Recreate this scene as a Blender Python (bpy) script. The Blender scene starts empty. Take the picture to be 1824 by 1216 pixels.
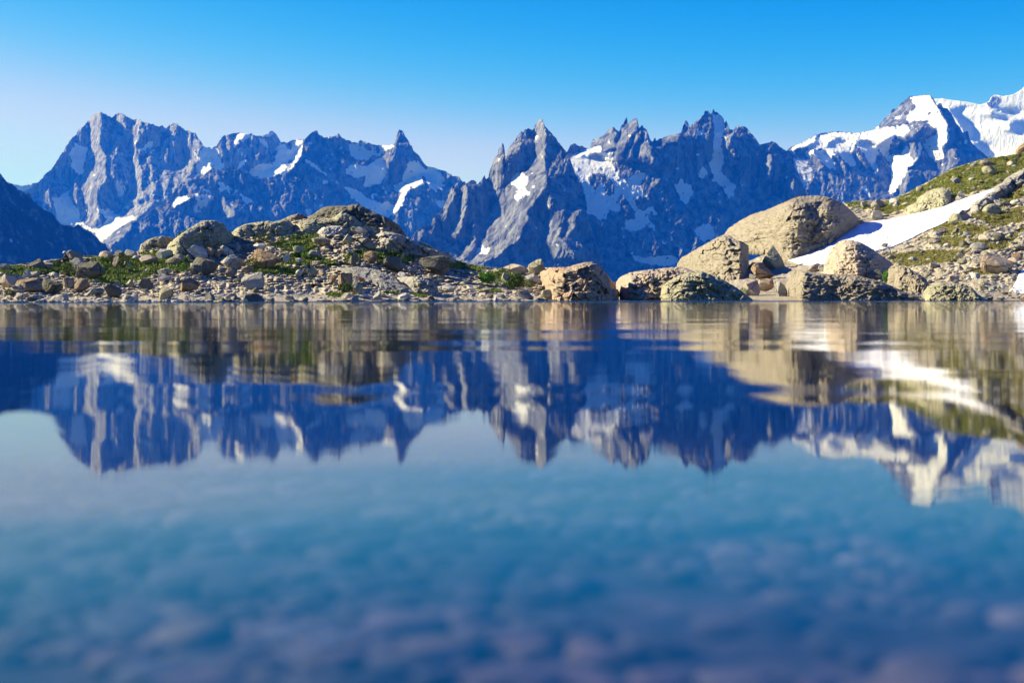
import bpy, math, random
import numpy as np
from mathutils import Vector, Matrix, Euler

# ------------------------------------------------------------------ camera, sky, sun, exposure
SC = bpy.context.scene
F = 2533.0            # focal length in photo pixels (50 mm lens, 1824 px wide photo)
CX, HY, CAMH = 912.0, 527.5, 0.35
cam_d = bpy.data.cameras.new("camera"); cam = bpy.data.objects.new("camera", cam_d)
SC.collection.objects.link(cam); SC.camera = cam
cam.location = (0, 0, CAMH); cam.rotation_euler = (math.radians(90), 0, 0)
cam_d.lens = 50; cam_d.sensor_width = 36
cam_d.shift_y = -(608 - HY) / 1824
cam_d.clip_start = 0.05; cam_d.clip_end = 80000
cam_d.dof.use_dof = True; cam_d.dof.focus_distance = 110; cam_d.dof.aperture_fstop = 1.6

SUN_EL, SUN_AZ = 29.0, 77.0     # elevation; degrees to the left of the view direction
W = bpy.data.worlds.new("World"); SC.world = W; W.use_nodes = True
nt = W.node_tree; bg = nt.nodes["Background"]
sky = nt.nodes.new("ShaderNodeTexSky"); sky.sky_type = 'NISHITA'; sky.sun_disc = False
sky.sun_elevation = math.radians(SUN_EL); sky.sun_rotation = math.radians(-SUN_AZ)
sky.altitude = 2350; sky.air_density = 1.0; sky.dust_density = 0.15; sky.ozone_density = 2.0
sp = nt.nodes.new('ShaderNodeSeparateColor'); cb = nt.nodes.new('ShaderNodeCombineColor'); nt.links.new(sky.outputs[0], sp.inputs[0])
for _i, (_p, _k, _c) in enumerate([(7.0, .00172, 2.4), (2.2, .127, 3.9), (1.0, .93, 6.6)]):   # deeper, clearer mountain sky
    _n1 = nt.nodes.new('ShaderNodeMath'); _n1.operation = 'POWER'; _n1.inputs[1].default_value = _p; nt.links.new(sp.outputs[_i], _n1.inputs[0])
    _n2 = nt.nodes.new('ShaderNodeMath'); _n2.operation = 'MULTIPLY'; _n2.inputs[1].default_value = _k; nt.links.new(_n1.outputs[0], _n2.inputs[0])
    _n4 = nt.nodes.new('ShaderNodeMath'); _n4.operation = 'DIVIDE'; _n4.inputs[1].default_value = _c; nt.links.new(_n2.outputs[0], _n4.inputs[0])
    _n5 = nt.nodes.new('ShaderNodeMath'); _n5.operation = 'TANH'; nt.links.new(_n4.outputs[0], _n5.inputs[0])
    _n3 = nt.nodes.new('ShaderNodeMath'); _n3.operation = 'MULTIPLY'; _n3.inputs[1].default_value = _c; nt.links.new(_n5.outputs[0], _n3.inputs[0])
    nt.links.new(_n3.outputs[0], cb.inputs[_i])
nt.links.new(cb.outputs[0], bg.inputs[0]); bg.inputs[1].default_value = 0.089
sun_d = bpy.data.lights.new("sun", 'SUN'); sun_d.energy = 4.8; sun_d.angle = math.radians(0.5); sun_d.color = (1.0, 0.93, 0.82)
sun = bpy.data.objects.new("sun", sun_d); SC.collection.objects.link(sun)
_e, _a = math.radians(SUN_EL), math.radians(SUN_AZ)
SUNV = Vector((-math.sin(_a) * math.cos(_e), math.cos(_a) * math.cos(_e), math.sin(_e)))
sun.rotation_euler = SUNV.to_track_quat('Z', 'Y').to_euler(); sun.location = SUNV * 100
SC.view_settings.view_transform = 'Standard'; SC.view_settings.look = 'None'
SC.view_settings.exposure = 1.3; SC.view_settings.gamma = 1
cy = SC.cycles
cy.use_denoising = True; cy.max_bounces = 8; cy.diffuse_bounces = 2; cy.glossy_bounces = 3
cy.transmission_bounces = 4; cy.transparent_max_bounces = 12; cy.volume_bounces = 0
cy.caustics_reflective = False; cy.caustics_refractive = False

# ------------------------------------------------------------------ helpers
def link(o, parent=None):
    SC.collection.objects.link(o)
    if parent: o.parent = parent
    return o
def tag(o, label=None, cat=None, group=None, kind=None):
    if label: o["label"] = label
    if cat: o["category"] = cat
    if group: o["group"] = group
    if kind: o["kind"] = kind
    return o
def mesh_obj(name, V, Fc, mats, attrs=None, smooth=True, parent=None, mat_idx=None):
    me = bpy.data.meshes.new(name)
    V = np.asarray(V, dtype=np.float32); Fc = np.asarray(Fc, dtype=np.int32)
    n = Fc.shape[1]
    me.vertices.add(len(V)); me.vertices.foreach_set("co", V.ravel())
    me.loops.add(Fc.size); me.loops.foreach_set("vertex_index", Fc.ravel())
    me.polygons.add(len(Fc)); me.polygons.foreach_set("loop_start", np.arange(0, Fc.size, n, dtype=np.int32))
    me.polygons.foreach_set("use_smooth", np.full(len(Fc), smooth))
    if mat_idx is not None: me.polygons.foreach_set("material_index", np.asarray(mat_idx, dtype=np.int32))
    me.update(calc_edges=True)
    for m in (mats if isinstance(mats, (list, tuple)) else [mats]): me.materials.append(m)
    for k, a in (attrs or {}).items():
        at = me.attributes.new(k, 'FLOAT', 'POINT'); at.data.foreach_set("value", np.asarray(a, dtype=np.float32).ravel())
    me.validate()
    return link(bpy.data.objects.new(name, me), parent)
def grid_faces(nr, nc, wrap=False, off=0):
    i = np.arange(nr - 1)[:, None]; j = np.arange(nc if wrap else nc - 1)[None, :]; j2 = (j + 1) % nc
    a = i * nc + j; b = i * nc + j2; c = (i + 1) * nc + j2; d = (i + 1) * nc + j
    return np.stack([a, b, c, d], -1).reshape(-1, 4) + off
# numpy gradient noise -------------------------------------------------------
_rng = np.random.RandomState(7); _P = _rng.permutation(256).astype(np.int64); _P = np.concatenate([_P, _P, _P])
_G2 = np.stack([np.cos(np.arange(256) * 2.399), np.sin(np.arange(256) * 2.399)], -1)
_g = _rng.normal(size=(256, 3)); _G3 = _g / np.linalg.norm(_g, axis=1, keepdims=True)
def fade(t): return t * t * t * (t * (t * 6 - 15) + 10)
def n2(x, y):
    x = np.asarray(x, float); y = np.asarray(y, float)
    xi = np.floor(x).astype(np.int64); yi = np.floor(y).astype(np.int64); fx = x - xi; fy = y - yi
    def g(a, b):
        h = _P[(_P[(xi + a) & 255] + yi + b) & 255]; v = _G2[h]
        return v[..., 0] * (fx - a) + v[..., 1] * (fy - b)
    u, v = fade(fx), fade(fy)
    return 1.5 * ((g(0, 0) * (1 - u) + g(1, 0) * u) * (1 - v) + (g(0, 1) * (1 - u) + g(1, 1) * u) * v)
def n3(p):
    pi = np.floor(p).astype(np.int64); f = p - pi; u = fade(f)
    def g(a, b, c):
        h = _P[(_P[(_P[(pi[..., 0] + a) & 255] + pi[..., 1] + b) & 255] + pi[..., 2] + c) & 255]; v = _G3[h]
        return v[..., 0] * (f[..., 0] - a) + v[..., 1] * (f[..., 1] - b) + v[..., 2] * (f[..., 2] - c)
    def lx(b, c): return g(0, b, c) * (1 - u[..., 0]) + g(1, b, c) * u[..., 0]
    return 1.6 * ((lx(0, 0) * (1 - u[..., 1]) + lx(1, 0) * u[..., 1]) * (1 - u[..., 2]) + (lx(0, 1) * (1 - u[..., 1]) + lx(1, 1) * u[..., 1]) * u[..., 2])
def fbm2(x, y, o=4, seed=0, ridged=False, gain=.5):
    s = 0; a = 1; t = 0
    for k in range(o):
        v = n2(x * 2 ** k + seed * 17.3 + k * 5.1, y * 2 ** k - seed * 9.7 + k * 3.3)
        s = s + a * ((1 - 2 * np.abs(v)) if ridged else v); t += a; a *= gain
    return s / t
def fbm3(p, o=4, seed=0, ridged=False, gain=.5):
    s = 0; a = 1; t = 0
    for k in range(o):
        v = n3(p * 2 ** k + seed * 13.7 + k * 4.1)
        s = s + a * ((1 - 2 * np.abs(v)) if ridged else v); t += a; a *= gain
    return s / t
# traced outlines: a crop code gives the origin and scale in which a polyline was read off --------
CROPS = {'c1': (0, 180, 3.961), 'c2': (400, 180, 3.961), 'c3': (700, 180, 3.961), 'c4': (1000, 180, 3.961), 'c5': (1364, 140, 3.961),
         'f1': (0, 350, 5.874), 'f2': (250, 350, 5.874), 'f3': (500, 350, 5.874), 'f4': (760, 350, 5.874), 'f5': (1000, 350, 5.874),
         'f6': (1260, 350, 5.874), 'f7': (1514, 350, 5.874), 'f8': (1424, 240, 4.555), 'p': (0, 0, 1.0)}
def T(code, s):
    ox, oy, k = CROPS[code]; a = np.array([float(v) for v in s.replace(';', ' ').replace(',', ' ').split()]).reshape(-1, 2)
    return np.stack([ox + a[:, 0] / k, oy + a[:, 1] / k], -1)
def inside(poly, x, y):
    r = np.zeros(x.shape, bool); n = len(poly)
    if not n: return r
    x0, y0 = poly.min(0); x1, y1 = poly.max(0)
    m = (x >= x0) & (x <= x1) & (y >= y0) & (y <= y1); xs, ys = x[m], y[m]; q = np.zeros(xs.shape, bool)
    for i in range(n):
        ax, ay = poly[i]; bx, by = poly[(i + 1) % n]
        if ay == by: continue
        c = ((ay > ys) != (by > ys)) & (xs < (bx - ax) * (ys - ay) / (by - ay) + ax); q ^= c
    r[m] = q; return r
def to3(px, py, Y):
    return np.stack([(px - CX) / F * Y, Y + 0 * px, CAMH + (HY - py) / F * Y], -1)

# ------------------------------------------------------------------ materials
def mat(name):
    m = bpy.data.materials.new(name); m.use_nodes = True; t = m.node_tree; b = t.nodes["Principled BSDF"]
    return m, t, b
def N(t, kind, **kw):
    n = t.nodes.new(kind)
    for k, v in kw.items():
        if k.startswith('i_'): n.inputs[k[2:].replace('_', ' ')].default_value = v
        else: setattr(n, k, v)
    return n
def noise(t, vec, scale, detail=6, rough=.6):
    n = N(t, "ShaderNodeTexNoise", i_Scale=scale, i_Detail=detail, i_Roughness=rough); t.links.new(vec, n.inputs['Vector']); return n.outputs['Fac']
def ramp(t, fac, stops):
    r = N(t, "ShaderNodeValToRGB"); t.links.new(fac, r.inputs[0]); e = r.color_ramp.elements
    while len(e) < len(stops): e.new(.5)
    for k, (p, c) in enumerate(stops):
        e[k].position = p; e[k].color = (c, c, c, 1) if not isinstance(c, tuple) else (*c, 1)
    return r.outputs[0]
def mix(t, fac, a, b):
    m = N(t, "ShaderNodeMix", data_type='RGBA')
    for s, v in ((0, fac), (6, a), (7, b)):
        if isinstance(v, tuple): m.inputs[s].default_value = (*v, 1)
        elif isinstance(v, (int, float)): m.inputs[s].default_value = v
        else: t.links.new(v, m.inputs[s])
    return m.outputs[2]
def math_(t, op, a, b=0.0, clamp=False):
    m = N(t, "ShaderNodeMath", operation=op, use_clamp=clamp)
    for s, v in ((0, a), (1, b)):
        if isinstance(v, (int, float)): m.inputs[s].default_value = v
        else: t.links.new(v, m.inputs[s])
    return m.outputs[0]
def scaled(t, vec, s):
    m = N(t, "ShaderNodeMapping"); t.links.new(vec, m.inputs[0]); m.inputs['Scale'].default_value = s; return m.outputs[0]
def bump(t, h, dist, strength=1.0):
    b = N(t, "ShaderNodeBump", i_Strength=strength, i_Distance=dist); t.links.new(h, b.inputs['Height']); return b.outputs[0]
# ------------------------------------------------------------------ the far mountains
def mountain_mat(name, rock_a, rock_b, seed):
    m, t, b = mat(name); L = t.links
    pos = N(t, "ShaderNodeNewGeometry").outputs['Position']
    p2 = scaled(t, pos, (1, 1, .45))
    big = noise(t, p2, .004, 5); fine = noise(t, p2, .03, 6, .7); streak = noise(t, scaled(t, pos, (1, 1, .16)), .022, 6, .7)
    col = mix(t, ramp(t, big, [(.35, 0.0), (.65, 1.0)]), rock_a, rock_b)
    col = mix(t, ramp(t, fine, [(.38, .6), (.53, 0.0)]), col, (.05, .055, .065)); col = mix(t, ramp(t, streak, [(.42, .85), (.51, 0.0)]), col, (.045, .05, .06)); col = mix(t, ramp(t, streak, [(.54, 0.0), (.64, .7)]), col, (.38, .375, .36))  # streaks paint fissure shade and bright highlights of fine relief into the colour
    sn = N(t, "ShaderNodeAttribute", attribute_name='snow').outputs['Fac']
    s2 = math_(t, 'ADD', sn, math_(t, 'MULTIPLY', math_(t, 'SUBTRACT', math_(t, 'ADD', math_(t, 'MULTIPLY', fine, .6), math_(t, 'MULTIPLY', streak, .6)), .6), 2.1))
    sf = ramp(t, s2, [(.44, 0.0), (.56, 1.0)])
    L.new(mix(t, sf, col, (.86, .87, .90)), b.inputs['Base Color'])
    b.inputs['Roughness'].default_value = .85; b.inputs['Specular IOR Level'].default_value = .15
    nz = math_(t, 'ADD', noise(t, p2, .02, 8, .75), math_(t, 'MULTIPLY', streak, .8))
    L.new(bump(t, nz, 60.0, .8), b.inputs['Normal'])
    return m
def solve_relief(s, t, lam, mu):
    # relief d whose slope follows s sideways and t upwards, in the least-squares sense
    n, m = s.shape
    S = np.concatenate([s, -s[:, ::-1]], 1); S = np.concatenate([S, S[::-1]], 0)
    Tt = np.concatenate([t, t[:, ::-1]], 1); Tt = np.concatenate([Tt, -Tt[::-1]], 0)
    ku = 2 * np.pi * np.fft.fftfreq(2 * m)[None, :]; kv = 2 * np.pi * np.fft.fftfreq(2 * n)[:, None]
    D = (-1j * ku * np.fft.fft2(S) - 1j * lam * kv * np.fft.fft2(Tt)) / (ku ** 2 + lam * kv ** 2 + mu)
    return np.real(np.fft.ifft2(D))[:n, :m]
def mountain(name, label, dist, skyline, u0, u1, base_py, matl, lit=(), shade=(), snow=(), bare=(), default=.35, step=1.25,
             lean=.72, strike=0.0, shear=0.0, seed=1, rough=1.0, jag=1.0, mu=2e-5, snow_default=0.0, faint=(), threads=0.0, bulge=0.0, ribs=0.0, lam=.05):
    us = np.arange(u0, u1 + .01, step); sk = np.interp(us, skyline[:, 0], skyline[:, 1])
    sk = sk + jag * (1.1 * n2(us / 5.0 + seed, us * 0 + seed * 3.1) + .9 * n2(us / 2.2, us * 0 + seed * 7.7))
    top = sk.min() - 2; ps = np.arange(top, base_py + step, step); gu, gp = np.meshgrid(us, ps)
    # traced regions are looked up with ragged, streaky edges
    w1 = n2((gu + shear * gp) / 7.0, gp / 16.0 + seed); w2 = n2((gu + shear * gp) / 2.8 + 9, gp / 7.0 + seed); w3 = n2(gu / 3.5 - 4, gp / 3.5 + 2 * seed)
    w4 = n2(gu / 1.7 + 3, gp / 3.2); lu = gu + 2.6 * w1 + 2.2 * w2 + 1.6 * w4; lp = gp + 2.6 * w3 + 2.0 * w1
    snu = gu + 1.6 * w1 + 3.0 * w2 + 2.4 * w4; snp = gp + 3.0 * w3 + 3.0 * w4
    s = np.full(gu.shape, default)
    for P in shade: s[inside(P, lu, lp)] = .5
    for P in lit: s[inside(P, lu, lp)] = -1.5
    sn = np.full(gu.shape, snow_default)
    for P in snow: sn[inside(P, snu, snp)] = 1.0
    for P in faint: sn[inside(P, snu, snp)] = .62
    for P in bare: sn[inside(P, snu, snp)] = 0.0
    su = (gu + shear * gp)
    if threads:      # thin snow left in the gullies high up
        hf = np.clip((base_py - gp) / (base_py - top), 0, 1); wv = su + 7 * n2(gu / 19 + seed, gp / 23) + 2.5 * n2(gu / 6, gp / 7 + seed)
        line = 1 - np.abs(n2(wv / 10 + 3 * seed, gp / 46)) * 8.5; reg = n2(gu / 34 + seed, gp / 22 + 5) + .7 * n2(gu / 9, gp / 8 + seed) + threads + .8 * (hf - .6)
        sn = np.maximum(sn, np.clip(line, 0, 1) * np.clip(reg * 2.6, 0, 1) * .95 * (hf > .18))
        sn = sn * (1 - .9 * ((n2(gu / 3.2 + 9, gp / 5.5) > .42) & (sn > .5)))
    calm = 1 - .78 * (sn > .5)
    # fractal spurs and gullies, elongated down the fall line
    wu = su + 6 * n2(gu / 22 + seed, gp / 30) + 2.5 * n2(gu / 8, gp / 9 + seed)
    nz = (fbm2(wu / 31, gp / 70, 3, seed, True) * 3.4 + fbm2(wu / 9, gp / 19, 4, seed + 3, True, .7) * 3.2 + fbm2(gu / 9, gp / 8, 5, seed + 5, gain=.7) * 3.0) * rough
    if ribs:
        rw = su + 5 * n2(gu / 17 + seed, gp / 27) + 1.5 * n2(gu / 5, gp / 8)
        s = s - ribs * np.clip(n2(rw / 8.5 + 2 * seed, gp / 60) * 1.6 + .5 * n2(rw / 3.6, gp / 26), -.35, 1) * (sn < .4)
    t = np.where(sn > .5, np.where(s < 0, .9, .15), 0.0)
    d = solve_relief(s, t, lam, mu)
    d = d - d.mean()
    blur = calm.copy()
    for _ in range(3):
        blur[1:-1] = (blur[:-2] + blur[1:-1] * 2 + blur[2:]) / 4; blur[:, 1:-1] = (blur[:, :-2] + blur[:, 1:-1] * 2 + blur[:, 2:]) / 4
    for _ in range(3):
        sn[1:-1] = (sn[:-2] + sn[1:-1] * 2 + sn[2:]) / 4; sn[:, 1:-1] = (sn[:, :-2] + sn[:, 1:-1] * 2 + sn[:, 2:]) / 4
    bl = (s < -1).astype(float)
    for _ in range(7):
        bl[1:-1] = (bl[:-2] + bl[1:-1] * 2 + bl[2:]) / 4; bl[:, 1:-1] = (bl[:, :-2] + bl[:, 1:-1] * 2 + bl[:, 2:]) / 4
    rel = d * step - nz * blur - bulge * bl         # in photo pixels, ridge lines nearer
    mpp = dist / F
    # rows of the mesh run from the foot (row 0) to the crest
    nr = int((base_py - top) / step) + 1; v = np.linspace(0, 1, nr)[:, None]
    py = base_py + (sk[None, :] - base_py) * v; px = np.broadcast_to(us[None, :], py.shape)
    fy = np.clip((py - top) / step, 0, len(ps) - 1.001); iy = fy.astype(int); fr = fy - iy; jj = np.broadcast_to(np.arange(len(us))[None, :], py.shape)
    smp = lambda A: A[iy, jj] * (1 - fr) + A[iy + 1, jj] * fr
    z_up = (base_py - py) * mpp
    Y = dist + lean * (z_up - (base_py - top) * mpp) + strike * (px - .5 * (u0 + u1)) * mpp + smp(rel) * mpp
    V1 = to3(px, py, Y); s1 = smp(sn)
    # the far side falls away behind the crest
    nb = 14; k = (np.arange(1, nb + 1) / nb)[:, None] ** 1.3
    crest = V1[-1]; zb = -200.0
    zz = crest[None, :, 2] + (zb - crest[None, :, 2]) * k
    yy = crest[None, :, 1] + .8 * (crest[None, :, 2] - zz) + 60 * fbm2(px[:1] / 14, k * 6, 3, seed + 8) * k
    xx = crest[None, :, 0] * (1 + 0 * k)
    V2 = np.stack([np.broadcast_to(xx, zz.shape), yy, zz], -1); s2 = np.repeat(s1[-1:], nb, 0) * (k < .4)
    foot = V1[:1].copy(); foot[..., 2] = zb; foot[..., 1] -= 150
    V = np.concatenate([foot, V1, V2], 0); A = np.concatenate([s1[:1], s1, s2], 0)
    o = mesh_obj(name, V.reshape(-1, 3), grid_faces(V.shape[0], V.shape[1]), matl, {'snow': A})
    return tag(o, label, 'mountain', 'far mountain massifs', 'structure')

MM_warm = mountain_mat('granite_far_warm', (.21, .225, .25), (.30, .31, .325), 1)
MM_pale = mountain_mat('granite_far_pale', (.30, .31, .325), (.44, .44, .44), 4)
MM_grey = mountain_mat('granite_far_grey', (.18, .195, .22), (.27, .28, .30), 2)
MM_dark = mountain_mat('rock_far_dark', (.06, .07, .085), (.09, .10, .12), 3)  # darkest of the far rock colours, for the left ridge

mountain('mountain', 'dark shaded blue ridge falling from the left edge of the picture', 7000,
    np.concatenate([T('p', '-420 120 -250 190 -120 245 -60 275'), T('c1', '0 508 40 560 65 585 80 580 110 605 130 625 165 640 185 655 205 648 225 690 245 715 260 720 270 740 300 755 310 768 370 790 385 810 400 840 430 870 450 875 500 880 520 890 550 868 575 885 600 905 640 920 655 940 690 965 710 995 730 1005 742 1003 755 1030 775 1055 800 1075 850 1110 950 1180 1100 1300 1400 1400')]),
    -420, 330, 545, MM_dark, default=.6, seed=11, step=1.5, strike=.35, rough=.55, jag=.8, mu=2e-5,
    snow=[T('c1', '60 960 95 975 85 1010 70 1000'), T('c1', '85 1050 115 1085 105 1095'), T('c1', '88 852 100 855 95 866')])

mountain('mountain', 'grey granite massif with a long notched wall and a glacier at its foot, left', 14700,
    np.concatenate([T('p', '-420 330 -200 345 -60 330'), T('c1', '60 575 120 592 165 598 200 590 268 573 300 545 322 510 355 490 375 465 400 425 440 360 452 358 460 325 485 295 497 265 540 235 555 200 590 180 600 165 640 115 655 100 685 80 710 75 735 90 765 105 790 118 805 108 815 92 855 84 875 95 890 108 915 120 930 130 985 128 1000 145 1050 155 1080 165 1120 180 1150 172 1160 192 1185 180 1215 158 1248 155 1260 172 1290 190 1310 212 1330 205 1355 225 1378 222 1395 255 1420 290 1440 322 1490 328 1530 315 1545 285 1560 262'),
        T('c2', '0 240 15 238 25 240 45 230 72 228 80 225 110 222 150 235 175 232 190 228 210 243 240 245 265 245 310 230 325 210 345 215 365 235 388 275 395 290 420 290 435 295 480 275 530 268 550 270 580 275 640 300 760 300 1200 420')]),
    -420, 700, 560, MM_pale, default=.04, seed=21, step=1.25, ribs=1.3, lam=.08, threads=.08, rough=.9, lean=.6, mu=2e-5,
    lit=[T('c1', '640 115 700 80 712 160 708 330 745 380 750 450 740 560 690 620 680 720 700 800 650 900 600 860 590 700 600 620 610 480 620 330 625 200'),
         T('c1', '455 390 500 400 530 480 540 640 560 760 500 700 490 560 470 440'),
         T('c1', '815 92 850 90 880 150 900 250 930 330 985 330 990 440 1000 520 985 600 1030 680 960 700 870 760 850 800 840 780 900 660 910 560 930 470 930 380 905 300 880 250 820 160'),
         T('c1', '920 130 985 130 985 200 960 330 930 330 915 200'),
         T('c1', '1205 180 1225 170 1215 260 1240 330 1250 430 1280 470 1250 560 1200 690 1240 600 1260 500 1225 400 1200 270'),
         T('c1', '1290 290 1340 330 1380 350 1390 420 1350 520 1280 560 1290 460 1330 400 1290 340'),
         T('c1', '870 700 1000 720 1100 700 1000 800 960 830 850 800'), T('c1', '230 620 340 610 350 700 380 780 300 720'),
         T('c1', '430 865 560 870 700 890 800 830 950 800 960 850 720 1010 560 930'), T('c1', '1385 520 1400 440 1470 440 1490 480 1440 530'),
         T('c2', '160 500 300 480 380 460 440 450 400 525 275 550'), T('c2', '440 490 480 440 470 380 520 330 560 330 550 390 500 450 445 515'),
         T('c2', '80 225 150 232 110 280 60 310'), T('c2', '80 490 70 480 140 400 165 370 165 390 110 470'), T('c2', '480 275 550 270 540 310 490 320')],
    shade=[T('c1', '712 90 800 130 870 250 910 320 930 470 900 620 830 780 700 800 690 640 745 560 750 420 712 300'),
           T('c1', '460 340 540 240 600 180 610 330 600 560 570 560 540 480'),
           T('c1', '230 610 440 370 480 420 490 600 400 680 340 620'), T('c2', '180 240 290 300 320 230 380 280 360 380 330 450 250 430 200 350')],
    snow=[T('c1', '530 290 575 320 620 330 605 400 590 440 595 530 550 520 510 470 498 350'), T('c1', '985 340 1010 325 1040 300 1070 265 1080 290 1070 330 1010 350 990 375'),
          T('c1', '340 650 400 690 490 620 500 700 560 780 580 850 600 870 660 900 700 880 790 810 840 790 850 830 930 800 955 825 930 860 850 900 780 950 720 1000 650 930 560 900 430 870 400 800 370 700'),
          T('c1', '1440 322 1535 318 1545 380 1580 460 1560 500 1500 470 1440 530 1385 520 1400 450 1410 350'), T('c1', '1670 225 1765 230 1760 260 1700 290 1660 310 1640 300 1660 250'),
          T('c1', '1690 480 1650 490 1720 410 1750 370 1745 410 1700 470'), T('p', '-300 338 -60 328 15 326 41 331 68 325 52 337 20 345 -300 360'), T('c1', '990 840 1030 825 1000 865'),
          T('c1', '670 750 730 760 820 770 740 840 720 800'),
          T('c2', '225 450 290 435 340 450 370 380 390 290 430 310 440 345 480 330 480 275 550 270 560 330 550 390 500 450 445 515 400 525 275 550 180 520 150 500'),
          T('c2', '240 245 300 280 300 310 250 300'), T('c2', '290 235 340 220 340 240 310 260 280 255'), T('c1', '890 750 910 730 905 790'), T('c1', '330 610 350 630 335 650')],
    bare=[T('c2', '432 455 470 400 480 380 470 440 440 480')], faint=[T('c1', '820 560 900 560 905 640 850 700 820 640')])

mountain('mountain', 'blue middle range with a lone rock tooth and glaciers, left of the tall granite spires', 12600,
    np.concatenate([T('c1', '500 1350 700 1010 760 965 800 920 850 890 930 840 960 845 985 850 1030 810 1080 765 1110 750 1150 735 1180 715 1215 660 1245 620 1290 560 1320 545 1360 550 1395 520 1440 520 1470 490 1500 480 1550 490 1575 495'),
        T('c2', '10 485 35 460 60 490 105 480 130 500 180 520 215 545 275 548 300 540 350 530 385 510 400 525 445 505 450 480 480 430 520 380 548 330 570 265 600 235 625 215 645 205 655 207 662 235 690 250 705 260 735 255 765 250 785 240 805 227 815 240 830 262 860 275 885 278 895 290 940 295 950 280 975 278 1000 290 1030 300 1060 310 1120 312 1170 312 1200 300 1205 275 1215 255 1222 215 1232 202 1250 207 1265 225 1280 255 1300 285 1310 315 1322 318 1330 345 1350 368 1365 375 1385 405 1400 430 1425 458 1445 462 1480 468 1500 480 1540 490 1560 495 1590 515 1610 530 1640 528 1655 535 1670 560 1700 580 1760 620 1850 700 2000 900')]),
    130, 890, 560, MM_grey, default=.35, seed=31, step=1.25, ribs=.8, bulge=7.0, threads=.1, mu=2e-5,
    lit=[T('c1', '1215 715 1240 680 1300 665 1345 680 1330 700 1290 715 1250 730 1225 780'), T('c1', '1570 710 1620 750 1680 810 1600 830 1500 840 1530 770'),
         T('c1', '1300 550 1340 520 1380 550 1290 570 1230 620 1200 690 1180 700'), T('c1', '960 930 1030 870 1040 880 880 1000'), T('c1', '700 1010 930 850 930 900 780 1040'),
         T('c2', '530 360 555 320 548 370 500 450 445 515 440 500'), T('c2', '1195 625 1240 590 1300 560 1400 500 1400 590 1340 610 1240 655'), T('c2', '1480 500 1525 500 1540 560 1500 580 1450 480'),
         T('c2', '1240 660 1310 620 1300 640 1270 680 1250 740 1190 800 1150 830 1140 820 1180 760 1230 700'), T('c2', '945 285 1000 295 1060 315 1195 305 1195 400 1160 470 1130 420 1100 360 1050 330 960 310'),
         T('c2', '1230 210 1222 260 1215 330 1205 440 1195 300'), T('c2', '1610 530 1670 560 1660 600 1620 610 1590 600'), T('c2', '1530 490 1600 520 1590 580 1550 570'),
         T('c2', '1250 720 1230 830 1200 820 1260 690'), T('c2', '700 260 760 250 740 270')],
    shade=[T('c2', '560 260 650 210 670 300 760 470 900 700 860 720 600 500 560 380')],
    snow=[T('c1', '1215 715 1240 680 1300 665 1345 680 1330 700 1290 715 1250 730 1225 780'), T('c1', '1545 565 1590 575 1580 650 1540 640'), T('c1', '1690 650 1770 690 1750 730 1700 690'),
          T('c2', '530 360 555 320 548 370 500 450 445 515 440 500'),
          T('c2', '880 290 960 310 1040 330 1100 360 1090 390 1040 370 1030 410 940 420 890 380'), T('c2', '850 480 880 455 1000 460 1080 410 1120 400 1145 480 1110 580 1000 610 975 600 1000 520 930 550 860 510'),
          T('c2', '830 600 920 620 1000 680 1040 690 1040 640 1055 645 1055 700 1110 720 1150 700 1190 740 1160 800 1130 820 1000 760 910 700 870 640'),
          T('c2', '1285 440 1360 410 1400 460 1400 520 1390 600 1340 610 1300 620 1240 650 1190 630 1200 600 1250 570 1250 530 1290 500'),
          T('c2', '1405 480 1440 465 1500 480 1530 500 1550 560 1550 600 1490 655 1440 600 1410 540'), T('c2', '1240 660 1310 620 1300 640 1270 680 1250 740 1190 800 1150 830 1140 820 1180 760 1230 700'),
          T('c2', '945 285 1000 295 1060 315 1195 305 1195 330 1130 350 1120 390 1100 360 1050 330 960 310'), T('c2', '560 400 600 420 700 500 760 550 810 575 800 580 730 540 650 480 600 440 570 440'),
          T('c2', '665 535 730 570 760 600 700 580'), T('c2', '700 260 760 250 740 270'), T('c2', '1485 700 1550 700 1540 760 1500 740'), T('c2', '575 750 630 780 590 810 575 790'), T('c2', '100 650 190 690 170 730 130 700')],
    faint=[T('c1', '1350 640 1450 610 1490 640 1470 720 1400 800 1350 780 1390 700'), T('c2', '0 575 60 620 80 690 20 660')])

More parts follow.
